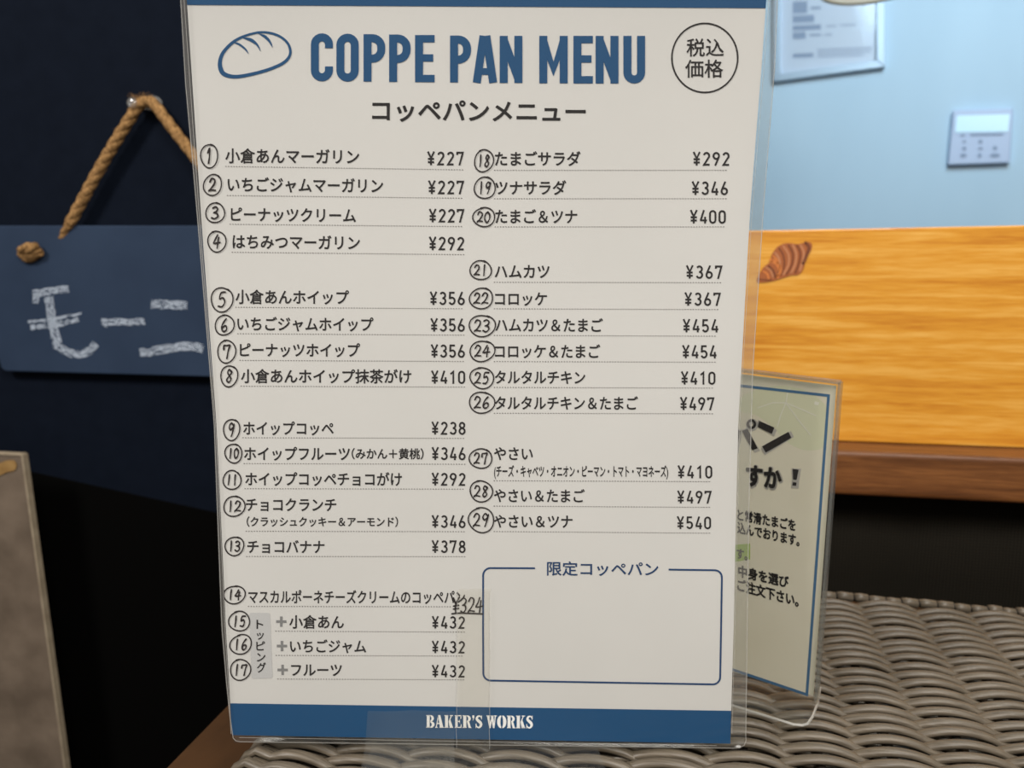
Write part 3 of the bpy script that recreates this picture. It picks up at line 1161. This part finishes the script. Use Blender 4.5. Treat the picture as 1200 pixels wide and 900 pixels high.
# ---- menu lines: name, x0, x1, yc0, yc1, em, price, px0, px1, pyc, rule
ITEMS = [
    ('小倉あんマーガリン', 264, 421, 182.4, 183.7, 18.5, '¥227', 501, 543.5, 185.6, (264, 195, 545, 199)),
    ('いちごジャムマーガリン', 266.7, 449, 216, 217.7, 18.3, '¥227', 502, 543.7, 219.5, (266, 229, 545.5, 232.3)),
    ('ピーナッツクリーム', 270.5, 417, 251, 252.6, 18.0, '¥227', 503, 544, 252.7, (269, 262.7, 545.5, 265.5)),
    ('はちみつマーガリン', 272.5, 421.8, 283, 284.6, 18.0, '¥292', 503, 544, 285.3, (271.5, 295.5, 546, 298.4)),
    ('小倉あんホイップ', 276, 409, 347.7, 348.5, 17.8, '¥356', 504, 544.6, 349.6, (275.7, 360, 546, 361.8)),
    ('いちごジャムホイップ', 278, 437.7, 379.4, 380.2, 17.5, '¥356', 504.8, 544.6, 380.8, (278, 391, 546, 392.7)),
    ('ピーナッツホイップ', 281, 422, 410, 410.4, 17.5, '¥356', 505.2, 544.7, 411.4, (280.5, 422.2, 546.7, 423.6)),
    ('小倉あんホイップ抹茶がけ', 282.4, 482, 440.6, 441.2, 17.5, '¥410', 505.6, 545, 442, (281.9, 452.5, 547, 453.6)),
    ('ホイップコッペ', 285, 391, 501.8, 502, 17.3, '¥238', 506, 545.5, 501.8, (284, 512.9, 547, 513.7)),
    ('ホイップフルーツ', 286, 410, 531.6, 531.8, 17.3, '¥346', 506.2, 545.5, 531.6, (285.4, 543.2, 547, 544)),
    ('ホイップコッペチョコがけ', 287.4, 471, 561.3, 561.6, 17.2, '¥292', 506.2, 545.5, 561.6, (286.5, 572.6, 547, 573.2)),
    ('チョコクランチ', 288, 394, 591.3, 591.6, 17.0, '¥346', 506.2, 545.5, 611.2, (287.8, 622.5, 547, 623)),
    ('チョコバナナ', 289.7, 380.3, 640.6, 640.8, 17.0, '¥378', 506.2, 545.5, 640.6, (288.5, 652, 547, 652.3)),
    ('マスカルポーネチーズクリームのコッペパン', 291, 545, 699.4, 700, 16.8, None, 0, 0, 0, (290.5, 710.6, 533, 711)),
    ('小倉あん', 339, 403, 728.6, 729, 16.8, '¥432', 506.4, 544.8, 729.4, (322.6, 739.6, 546.6, 740.7)),
    ('いちごジャム', 339.8, 429, 757.2, 757.5, 16.6, '¥432', 506.4, 544.8, 758.3, (323, 768, 546.6, 768.8)),
    ('フルーツ', 341, 400.6, 785, 785.2, 16.4, '¥432', 506.4, 544.8, 786.6, (325, 795.7, 546.6, 796.6)),
    ('たまごサラダ', 580, 680.4, 186, 186, 18.3, '¥292', 812.4, 855, 186, (579, 199.5, 855, 199.5)),
    ('ツナサラダ', 580.5, 663.6, 220, 220, 18.1, '¥346', 811, 853, 220.5, (579, 232.8, 853.5, 232.8)),
    ('たまご＆ツナ', 580.5, 676.5, 253.6, 253.8, 18.0, '¥400', 809, 850.5, 254, (579.5, 265.8, 851, 265.8)),
    ('ハムカツ', 579.7, 644, 318, 318.2, 17.8, '¥367', 804.3, 846.5, 318.8, (578.7, 330.7, 846.8, 331.2)),
    ('コロッケ', 580, 641, 350, 350.2, 17.6, '¥367', 802.6, 844.6, 350.5, (578.7, 361.8, 844.8, 362.7)),
    ('ハムカツ＆たまご', 580.5, 706.6, 380.8, 381.3, 17.5, '¥454', 800.6, 841.7, 381.7, (578.7, 393, 842.4, 393.9)),
    ('コロッケ＆たまご', 580, 703.5, 411.6, 411.9, 17.4, '¥454', 799.8, 839.7, 412.2, (578.7, 423.6, 840.5, 424.4)),
    ('タルタルチキン', 580, 686, 442, 442.4, 17.3, '¥410', 798.4, 838.3, 443, (578.7, 453.9, 838.8, 454.7)),
    ('タルタルチキン＆たまご', 580, 747.7, 472.2, 472.6, 17.2, '¥497', 797.2, 837, 473, (578.7, 484.2, 838, 484.8)),
    ('やさい', 579, 624.4, 531.5, 531.7, 17.0, '¥410', 794.4, 834.6, 553, (578.5, 563.3, 835.5, 564.4)),
    ('やさい＆たまご', 579, 685.3, 580.8, 581.3, 17.0, '¥497', 794, 833.8, 582.5, (578.5, 593, 834.6, 594.5)),
    ('やさい＆ツナ', 579, 671, 610.8, 611.2, 16.8, '¥540', 793.6, 833.2, 612.6, (578.5, 622.8, 834.6, 624.8)),
]
for (nm, x0, x1, ya, yb, em, pc, p0, p1, py, (ra, rb, rc, rd)) in ITEMS:
    p = Print(sheet, 0.00012)
    text(p, nm, x0, x1, ya, yb, em)
    p.build('item_name', M['ink'], paper)
    if pc:
        p = Print(sheet, 0.00012)
        hh = 15.9 - 1.6 * (py - 180) / 610
        price(p, pc, p0, p1, py - 0.1, hh)
        p.build('price', M['ink'], paper)
    p = Print(sheet, 0.0001)
    dashes(p, ra, rb, rc, rd)
    p.build('dotted_rule', M['dash'], paper)
for nm, x0, x1, yc, em in [('（みかん＋黄桃）', 412, 496.5, 531.6, 13.4), ('（クラッシュクッキー＆アーモンド）', 289, 466.5, 611.2, 12.3),
                           ('(チーズ・キャベツ・オニオン・ピーマン・トマト・マヨネーズ)', 579, 783, 552.2, 14.6)]:
    p = Print(sheet, 0.00012)
    text(p, nm, x0, x1, yc, yc + 0.3, em, 0.02)
    p.build('item_note', M['ink'], paper)

p = Print(sheet, 0.0001)
rr = 2.5
q0, q1, q2, q3 = (292.4, 718), (316.5, 718.2), (319.3, 794.8), (294.7, 795.2)
pts = []
for c, a0 in ((q0, 180), (q1, 270), (q2, 0), (q3, 90)):
    sx = 1 if c in (q0, q3) else -1
    sy = 1 if c in (q0, q1) else -1
    pts += arc(c[0] + sx * rr, c[1] + sy * rr, rr, rr, a0, a0 + 90, 5)
p.poly(pts)
tabo = p.build('topping_tab', M['tab'], paper)
p = Print(sheet, 0.0002)
for ch, y, w, h, xx in [('ト', 731.5, 8, 12.6, 304.5), ('ッ', 744, 8.3, 12, 305), ('ピ', 757, 10.2, 12.6, 305.4), ('ン', 770, 10, 12.6, 306), ('グ', 782.3, 10.5, 12.6, 306.3)]:
    text(p, ch, xx - w / 2, xx + w / 2, y, y, h)
p.build('topping_lettering', M['ink'], paper)
for x, y in [(329.6, 728.4), (330.4, 757), (331.2, 785)]:
    p = Print(sheet, 0.00012)
    p.poly([(x - 6, y - 1.5), (x + 6, y - 1.5), (x + 6, y + 1.5), (x - 6, y + 1.5)])
    p.poly([(x - 1.5, y - 6), (x + 1.5, y - 6), (x + 1.5, y - 1.5), (x - 1.5, y - 1.5)])
    p.poly([(x - 1.5, y + 1.5), (x + 1.5, y + 1.5), (x + 1.5, y + 6), (x - 1.5, y + 6)])
    p.build('plus_mark', M['plus'], paper)

p = Print(sheet, 0.00012)
R_ = 8.5
path = [(627, 665.9), (566.2 + R_, 665.7)] + arc(566.2 + R_, 665.7 + R_, R_, R_, 270, 180, 6) + [(566.1, 740)] + arc(566.4 + R_, 797.5 - R_, R_, R_, 180, 90, 6) + \
       [(700, 799.7)] + arc(844 - R_, 802 - R_, R_, R_, 90, 0, 6) + [(845, 740)] + arc(846 - R_, 668.2 + R_, R_, R_, 0, -90, 6) + [(783.6, 667.5)]
p.stroke(path, 2.1, caps=False)
p.build('special_box', M['navy_ink'], paper)
p = Print(sheet, 0.00012)
text(p, '限定コッペパン', 641, 771.5, 666.2, 667, 17.6, 0.014)
p.build('special_lettering', M['navy_ink'], paper)

# ---- footer name in stencil slab letters (unit boxes)
SL = {
    'B': [[(0, 0), (.34, 0), (.34, 1), (0, 1)], 'stem', ('arc', .42, .76, .36, .24), ('arc', .42, .25, .42, .26)],
}
ft = Print(sheet, 0.0003)


def fo(ch, x0, x1, yt, yb):
    w, h = x1 - x0, yb - yt

    def q(L):
        ft.poly([(x0 + a * w, yb - c * h) for a, c in L])

    def bow(cx, cy, ri, ro, a0, a1):
        n = 12
        o_, i_ = arc(cx, cy, ro[0], ro[1], a0, a1, n), arc(cx, cy, ri[0], ri[1], a0, a1, n)
        V = [(x0 + a * w, yb - c * h) for a, c in o_ + i_]
        ft.shape(V, [(k, k + 1, n + 2 + k, n + 1 + k) for k in range(n)])

    def serif(a, c, y):
        q([(a, y), (c, y), (c, y + .07), (a, y + .07)])
    if ch in 'BKER':
        q([(.08, 0), (.42, 0), (.42, 1), (.08, 1)])
        serif(0, .45, 0)
        serif(0, .45, .93)
    if ch == 'B':
        bow(.50, .74, (.13, .15), (.42, .26), -90, 90)
        bow(.50, .25, (.16, .15), (.50, .27), -90, 90)
    if ch == 'A':
        q([(.34, 1), (.60, 1), (.96, 0), (.56, 0)])
        q([(.30, .88), (.36, .72), (.18, .05), (.08, .05)])
        serif(0, .28, 0)
        serif(.50, 1, 0)
        q([(.24, .30), (.50, .30), (.47, .38), (.26, .38)])
    if ch == 'K':
        q([(.48, .48), (.74, .96), (.86, .96), (.60, .48)])
        q([(.48, .50), (.70, .62), (1.0, 0), (.62, 0)])
        serif(.62, .98, .93)
        serif(.58, 1.0, 0)
    if ch == 'E':
        q([(.47, .92), (.95, .92), (.95, 1), (.47, 1)])
        q([(.80, .72), (.95, .72), (.95, .95), (.86, .95)])
        q([(.47, .46), (.74, .46), (.74, .56), (.47, .56)])
        q([(.68, .38), (.76, .38), (.76, .64), (.68, .64)])
        q([(.47, 0), (.98, 0), (.98, .08), (.47, .08)])
        q([(.82, .05), (.98, .05), (.98, .30), (.90, .30)])
    if ch == 'R':
        bow(.50, .73, (.12, .16), (.40, .27), -90, 90)
        q([(.50, .48), (.74, .48), (.92, .04), (1.0, .04), (1.0, 0), (.66, 0)])
    if ch == "'":
        q([(.1, 1.0), (.95, 1.0), (.95, .82), (.45, .60), (.2, .60), (.55, .76), (.1, .80)])
    if ch == 'S':
        V = smooth_path([(.86, .76), (.66, .93), (.36, .90), (.24, .72), (.44, .56), (.66, .44), (.78, .26), (.60, .07), (.32, .07), (.12, .26)], 5)
        n = len(V)
        ww = [.10 + .26 * sin(pi * k / (n - 1)) ** 1.5 for k in range(n)]
        ft.stroke([(x0 + a * w, yb - c * h) for a, c in V], [u * w * 1.05 for u in ww], caps=False)
        q([(.80, .68), (.90, .68), (.90, 1), (.82, 1)])
        q([(.08, 0), (.16, 0), (.20, .34), (.08, .34)])
    if ch == 'O':
        bow(.46, .5, (.10, .40), (.46, .51), 95, 265)
        bow(.54, .5, (.10, .40), (.46, .51), -85, 85)
    if ch == 'W':
        q([(.04, 1), (.30, 1), (.44, .0), (.28, .0)])
        q([(.34, .30), (.48, .85), (.52, .70), (.42, .0), (.36, .0)])
        q([(.42, 1), (.66, 1), (.78, .0), (.62, .0)])
        q([(.80, .93), (.90, .93), (.78, .0), (.70, .0)])
        serif(0, .36, .93)
        serif(.40, .70, .93)
        serif(.74, 1.0, .93)


for ch, a, c in [('B', 75, 154), ('A', 160, 240), ('K', 246, 328), ('E', 343, 408), ('R', 416, 502), ("'", 506, 528), ('S', 533, 606),
                 ('W', 640, 738), ('O', 740, 828), ('R', 832, 914), ('K', 918, 1004), ('S', 1008, 1080)]:
    x0, x1 = 490 + a / 8, 490 + c / 8
    yo = 0.8 * (x0 - 499) / 126
    fo(ch, x0, x1, 837.9 + yo, 852.8 + yo)
ft.build('footer_lettering', M['white_ink'], paper)

# ---- handwritten circled numbers
HW = {
    '0': [[(.5, 1), (.15, .75), (.12, .3), (.45, 0), (.82, .3), (.85, .75), (.5, 1)]],
    '1': [[(.5, 1), (.5, .5), (.48, 0)]],
    'i': [[(.28, .72), (.52, 1), (.54, .5), (.5, 0)]],
    '2': [[(.1, .75), (.35, 1), (.75, .9), (.75, .6), (.4, .25), (.1, .05), (.3, .12), (.95, .08)]],
    '3': [[(.15, .9), (.5, 1), (.8, .82), (.65, .58), (.35, .5), (.7, .45), (.85, .2), (.5, 0), (.1, .08)]],
    '4': [[(.55, 1), (.3, .65), (.05, .38), (.5, .38), (1, .42)], [(.72, .8), (.66, .4), (.62, 0)]],
    '5': [[(.85, 1), (.35, .95), (.25, .55), (.6, .62), (.82, .35), (.6, .05), (.15, .05)]],
    '6': [[(.7, 1), (.35, .7), (.15, .3), (.4, 0), (.8, .15), (.75, .42), (.4, .42), (.2, .2)]],
    '7': [[(.1, .65), (.15, .92), (.5, .95), (.9, .95), (.75, .6), (.6, 0)]],
    '8': [[(.75, .85), (.45, 1), (.25, .78), (.5, .55), (.8, .25), (.5, 0), (.2, .2), (.5, .5), (.8, .78), (.7, .92)]],
    '9': [[(.8, .8), (.45, 1), (.15, .75), (.35, .5), (.75, .7), (.82, .9), (.7, .4), (.5, 0)]],
    '¥': [[(.05, 1), (.45, .55)], [(.95, 1.05), (.45, .5), (.5, 0)], [(.1, .42), (.9, .5)], [(.1, .22), (.9, .28)]],
}


def hand(pr, s, x, y, w, h, lw, r):
    n = len(s)
    cw = w / n
    for i, ch in enumerate(s):
        k = 0.62 if ch == '1' else 0.86
        for st in HW[ch]:
            pts = [(x + i * cw + cw * ((px - .5) * k + .5) + r.uniform(-.25, .25) + (py - .5) * 1.0, y + h / 2 - py * h + r.uniform(-.25, .25)) for px, py in st]
            P = smooth_path(pts, 5)
            pr.stroke(P, [lw * (1 + .15 * sin(k2 * .5 + i)) for k2 in range(len(P))])


CIRC = [(1, 245.1, 182.7, 10, 13.6), (2, 249, 216.6, 10.8, 12), (3, 252, 249.3, 11.3, 11.3), (4, 254, 283, 10.5, 12.4), (5, 260, 351, 13, 14),
        (6, 263, 381, 10.8, 12), (7, 265.4, 412, 10.8, 13), (8, 268.5, 440.6, 10.2, 12), (9, 271.3, 503.5, 9.4, 12.5), (10, 273.5, 531.3, 10.2, 10.8),
        (11, 271.8, 562.4, 10.6, 11), (12, 274.4, 593.3, 12.7, 11.5), (13, 274.6, 640, 11.3, 10.6), (14, 274.6, 697, 12.2, 10.7), (15, 280.2, 728, 12.2, 11.6),
        (16, 282, 755.2, 12.4, 11.6), (17, 281.6, 785, 12.2, 11.8), (18, 567, 188.4, 11.4, 12.6), (19, 568, 220, 12, 12.9), (20, 567, 254.4, 12.6, 11.3),
        (21, 563.2, 316.5, 12.4, 11.3), (22, 563.8, 349.6, 13.9, 11.9), (23, 565, 381.7, 15, 12.8), (24, 565, 411.4, 14.4, 12.2), (25, 564.6, 443, 13.9, 12.2),
        (26, 564.6, 471.7, 14.7, 12.5), (27, 563.2, 537.2, 12.8, 11.9), (28, 563.8, 575.8, 13.3, 12.2), (29, 563.8, 609.5, 15.3, 14.2)]
hr = random.Random(11)
for n, cx_, cy_, rx, ry in CIRC:
    p = Print(sheet, 0.00025)
    a0 = hr.uniform(40, 110)
    p1, p2 = hr.uniform(0, 6), hr.uniform(0, 6)
    tilt = hr.uniform(-.15, .05)
    P = []
    for k in range(33):
        a = radians(a0 + k * 372 / 32)
        f = 1 + .035 * sin(2 * a + p1) + .025 * sin(3 * a + p2) + .0015 * (k - 16)
        P.append((cx_ + rx * f * cos(a) + tilt * ry * sin(a) * -.6, cy_ - ry * f * sin(a)))
    lw = 1.5
    p.stroke(P, lw)
    s = 'i' if n == 1 else str(n)
    w_ = rx * (0.95 if len(s) == 1 else 1.35)
    h_ = ry * (1.25 if len(s) == 1 else 1.08)
    hand(p, s, cx_ - w_ / 2, cy_, w_, h_, 2.0 if n in (1, 2, 3, 7) else 1.75, hr)
    p.build('handwritten_number', M['marker'], paper)
p = Print(sheet, 0.00025)
hand(p, '¥324', 530, 709, 36, 17, 1.7, hr)
p.stroke(smooth_path([(529.5, 719.3), (538, 718.4), (552, 718.8), (565.5, 719.4)], 4), 1.7)
p.build('handwritten_price', M['marker'], paper)

# ---- the clear stand: front film, back plate, seams, foot, tape
SLX = ([-45, 0, 100, 180, 255, 495, 735, 800, 850, 863, 869], [209, 211.3, 217.2, 224.5, 231, 250.5, 259.5, 265, 270, 272.6, 275.5])
SRX = ([-45, 0, 75, 240, 435, 600, 860, 868, 876], [915, 911.5, 908.5, 895.4, 882.5, 878, 874.5, 873.2, 868])


def sl(y):
    return float(np.interp(y, *SLX))


def sr(y):
    return float(np.interp(y, *SRX))


b = MB()
sheet_grid(b, (-46, -41), (869.5, 877), 0.0007, sl, sr, 70, 8)
film = b.build('front_film', M['film'], menu, smooth=True)
b = MB()
sheet_grid(b, (-46, -41), (869.5, 877), -0.0010, sl, sr, 70, 8)
o = b.build('back_plate', M['film'], menu, smooth=True)
so = o.modifiers.new('thickness', 'SOLIDIFY')
so.thickness = 0.0012
so.offset = 0 - 1 if False else 0
p = Print(sheet, 0.0008)
ys = list(np.linspace(-40, 860, 46))
p.stroke([(sl(y) + .5, y) for y in ys] + [(273.2, 865), (276.5, 868.2), (281, 869.2)] + [(x, row_y(1, x, (-46, -41), (869.5, 877)) - .4) for x in range(300, 861, 40)] + [(867, 876), (872, 873.5), (874.2, 868)] + [(sr(y) - .5, y) for y in reversed(ys)], 0.9, caps=False)
p.build('edge_seam', M['seam'], menu)
p = Print(sheet, 0.00075)
for k in range(len(ys) - 1):
    a, c = ys[k], ys[k + 1]
    p.poly([(re_(a) + .6, a), (sr(a), a), (sr(c), c), (re_(c) + .6, c)])
p.build('sealed_border', M['border_film'], menu)
p = Print(sheet, 0.00075)
for k in range(len(ys) - 1):
    a, c = ys[k], ys[k + 1]
    p.poly([(sl(a), a), (le(a) - .6, a), (le(c) - .6, c), (sl(c), c)])
p.build('sealed_border', M['border_film'], menu)
for xe in ((536, 534.8), (574, 573.6)):
    q = Print(sheet, 0.0011)
    q.stroke([(xe[0] + (xe[1] - xe[0]) * k / 20 + .35 * sin(k * 1.7), 692 + 186 * k / 20) for k in range(21)], 0.6, caps=False)
    q.build('tape_edge', M['seam'], menu)
p = Print(sheet, 0.0009)
p.stroke([(le(y) - 1.0 - 2.2 * max(0, (500 - y) / 500) , y) for y in ys], 0.7, caps=False)
p.stroke([(re_(y) + 1.4 + 2.0 * max(0, (450 - y) / 500), y) for y in ys], 0.6, caps=False)
p.stroke([(x, row_y(1, x) + 2.6) for x in range(280, 860, 20)], 0.7, caps=False)
p.build('inner_seam', M['seam'], menu)
# foot: thin clear plate lying on the weave towards the viewer
b = MB()
fq = [(436, 876), (700, 878), (722, 935), (414, 935)]
fz = np.array([0, 0, 0.0012])
P = [on_plane(x, y, fz, Z) for x, y in fq]
b.prism(P, Z * 0.0016)
b.build('base_foot', M['acrylic'], menu, bevel=0.0004)
# wide tape from the lower band over the bottom edge onto the foot
b = MB()
rows = []
xs_ = np.linspace(0, 1, 24)
for y, off in ((833, .0012), (840, .0012), (850, .0012), (860, .0012), (868, .0013), (874, .0016)):
    rows.append([sheet(431 - 3 * (y - 833) / 40 + (103 + 1) * u, y + .6 * sin(u * 9), off) for u in xs_])
wr = list(rows[-1])
rows.append([on_plane(427 + 106 * u, 881, (0, 0, 0.0036), Z) for u in xs_])
rows.append([on_plane(423 + 110 * u, 900, (0, 0, 0.0034), Z) for u in xs_])
rows.append([on_plane(420 + 112 * u, 925, (0, 0, 0.0034), Z) for u in xs_])
nx = len(xs_)
b.add([q for r in rows for q in r], [(i * nx + j, (i + 1) * nx + j, (i + 1) * nx + j + 1, i * nx + j + 1) for i in range(len(rows) - 1) for j in range(nx - 1)])
b.build('wide_tape', M['tape'], menu, smooth=True)
b = MB()
rows = []
for k in range(24):
    y = 690 + (879 - 690) * k / 23
    rows.append([sheet((536 if k else 538) + 38 * u - (0), y + .3 * sin(u * 6), .0010) for u in np.linspace(0, 1, 6)])
b.add([q for r in rows for q in r], [(i * 6 + j, (i + 1) * 6 + j, (i + 1) * 6 + j + 1, i * 6 + j + 1) for i in range(23) for j in range(5)])
b.build('narrow_tape', M['old_tape'], menu, smooth=True)

# ------------------------------------------------------------------ small sign behind, turned to the left
SD = np.array([0.84454678, -0.53314353, 0.0])
SD /= np.linalg.norm(SD)
SNV = np.array([SD[1], -SD[0], 0])      # towards the viewer
if SNV @ CF > 0:
    SNV = -SNV
BR = on_plane(957, 822, (0, 0, 0.004), Z)
sf = plane_fn(BR, SNV)
sign = empty('table_sign', BR - SD * 0.05 - Z * 0.003, 'small cream paper sign with blue border in clear acrylic holder behind the menu', 'sign')
TR = sf(985, 448, 0)
TL, BL = TR - SD * 0.106, BR - SD * 0.106
TL2 = TR + (sf(870, 434, 0) - TR) * (0.106 / np.linalg.norm(sf(870, 434, 0) - TR))
BL2 = BR + (sf(876, 797.5, 0) - BR) * (0.106 / np.linalg.norm(sf(876, 797.5, 0) - BR))


def bil(u, v):
    return (TL2 * (1 - u) + TR * u) * (1 - v) + (BL2 * (1 - u) + BR * u) * v


M['cream_paper'] = add_noise(mat('cream_paper', srgb(236, 230, 208), 0.6, 0.3), srgb(232, 225, 202), srgb(240, 234, 214), 25)
M['green_print'] = mat('pale_green_print', srgb(226, 226, 194), 0.6, 0.3)
M['green_line'] = mat('pale_vein_print', srgb(242, 240, 224), 0.6, 0.3)
M['green_hi'] = mat('green_highlight', srgb(168, 196, 96), 0.6, 0.3)
M['pale_halo'] = mat('grey_halo_print', srgb(190, 186, 178), 0.6, 0.3)
M['border_blue'] = mat('steel_blue_print', srgb(66, 112, 152), 0.6, 0.3)

qin = [bil(.0, .012), bil(.985, .012), bil(.985, .985), bil(.0, .985)]
b = MB()
b.prism(qin, -SNV * 0.0004)
sp_o = b.build('paper', M['cream_paper'], sign)
q_o = [bil(0, 0), bil(1, 0), bil(1, 1), bil(0, 1)]
b = MB()
b.prism([q + SNV * 0.0026 for q in q_o], -SNV * 0.0014)
b.prism([q - SNV * 0.0012 for q in q_o], -SNV * 0.0014)
b.build('acrylic_holder', M['acrylic'], sign)
b = MB()
th = 0.0013
for a, c in ((TR, BR), (TL2, TR)):
    dd = (c - a) / np.linalg.norm(c - a)
    off = np.cross(dd, SNV)
    b.box(a - off * th / 2 - SNV * 0.0027, c - a, off * th, SNV * 0.0054)
b.build('holder_edge', M['edge_clear'], sign)
# foot
fz = np.array([0, 0, 0.0012])
ft_pts = [(842, 795), (961, 806), (958, 824), (952, 840), (946, 848.5), (940, 850), (930, 849), (862, 828), (842, 822)]
b = MB()
Pf = [on_plane(x, y, fz, Z) for x, y in ft_pts]
b.prism(Pf, Z * 0.0016)
b.build('base_foot', M['acrylic'], sign, bevel=0.0003)
b = MB()
edge = [on_plane(x, y, np.array([0, 0, .0028]), Z) for x, y in ft_pts[1:]]
b.tube(edge, 0.0006, seg=6)
b.build('foot_edge', M['seam'], sign)

pf = lambda x, y, off: sf(x, y, off)
p = Print(pf, 0.00004)
g1 = smooth_path([(868, 466), (890, 456), (915, 452), (940, 456), (958, 466), (970, 482), (968, 520), (948, 528), (925, 520), (905, 500), (885, 486), (868, 482)], 5, True)
p.poly(g1, 0)
for c in ([(921, 472), (934, 490), (950, 510)], [(921, 472), (940, 480), (956, 487)], [(921, 472), (915, 486), (911, 500)], [(921, 472), (905, 472), (888, 478)], [(921, 472), (923, 460), (926, 455)]):
    p.stroke(c, 1.2, mi=1, doff=.00006)
p.poly([(955, 470), (960, 471.5), (959, 475), (954, 474)], mi=1, doff=.00006)
p.build('leaf_print', [M['green_print'], M['green_line']], sp_o)
p = Print(pf, 0.00012)
p.stroke([(835, 449.3), (869, 452.2), (971, 463.6), (945.5, 814), (876, 790.6), (835, 776.8)], 3.2, caps=False)
p.build('border', M['border_blue'], sp_o)
p = Print(pf, 0.00006)
p.poly([(840, 640), (879, 637), (879, 655.5), (840, 662)])
p.build('green_highlight', M['green_hi'], sp_o)
p = Print(pf, 0.00018)
# heavy title characters (halo under black)
for k, (w, mi, do, dx) in enumerate(((2.6, 0, 0, .9), (0, 1, .00008, 0))):
    g = w * .55
    g = w * .75
    for L in ([(889.5, 493), (907.5, 501), (904.5, 508.5), (888, 500.5)], [(893, 523), (924, 506), (927.5, 513), (897.5, 530.5)],
              [(869.5, 505), (876, 502.5), (888, 525.5), (881.5, 527.5)], [(856, 528), (862, 530), (868, 505), (862, 503)]):
        cx_, cy_ = np.mean([q[0] for q in L]), np.mean([q[1] for q in L])
        p.poly([(x + dx + math.copysign(g, x - cx_), y + dx + math.copysign(g, y - cy_)) for x, y in L], mi=mi, doff=do)
    p.stroke(arc(880.5 + dx, 497 + dx, 4.2, 4.4, 0, 345, 15), 3.0 + g * 1.4, closed=True, mi=mi, doff=do)
    text(p, 'すか', 874 + dx - g * .5, 916 + dx + g * .5, 556.5 + dx, 561 + dx, 27 + g, 0.045 + .025 * (1 - k), mi=mi, doff=do)
    for L in ([(929, 549.5), (936, 550.5), (933.5, 562.5), (929.5, 562)], [(929, 565), (933.5, 565.5), (933, 569.5), (928.5, 569)]):
        cx_, cy_ = np.mean([q[0] for q in L]), np.mean([q[1] for q in L])
        p.poly([(x + dx + math.copysign(g, x - cx_), y + dx + math.copysign(g, y - cy_)) for x, y in L], mi=mi, doff=do)
p.build('title_lettering', [M['pale_halo'], M['ink']], sp_o)
for nm, x0, x1, ya, yb, em, wt in [('と常滑たまごを', 864, 932.5, 603, 616, 14.2, .035), ('込んでおります。', 864, 937, 618, 634, 14.2, .035),
                                   ('す。', 863, 876, 648, 651, 13.5, .03), ('中身を選び', 865, 924.5, 669, 682.5, 14.6, .035),
                                   ('ご注文下さい。', 864, 936, 685, 704.5, 15, .035)]:
    p = Print(pf, 0.00018)
    text(p, nm, x0, x1, ya, yb, em, wt)
    p.build('text_line', M['ink'], sp_o)
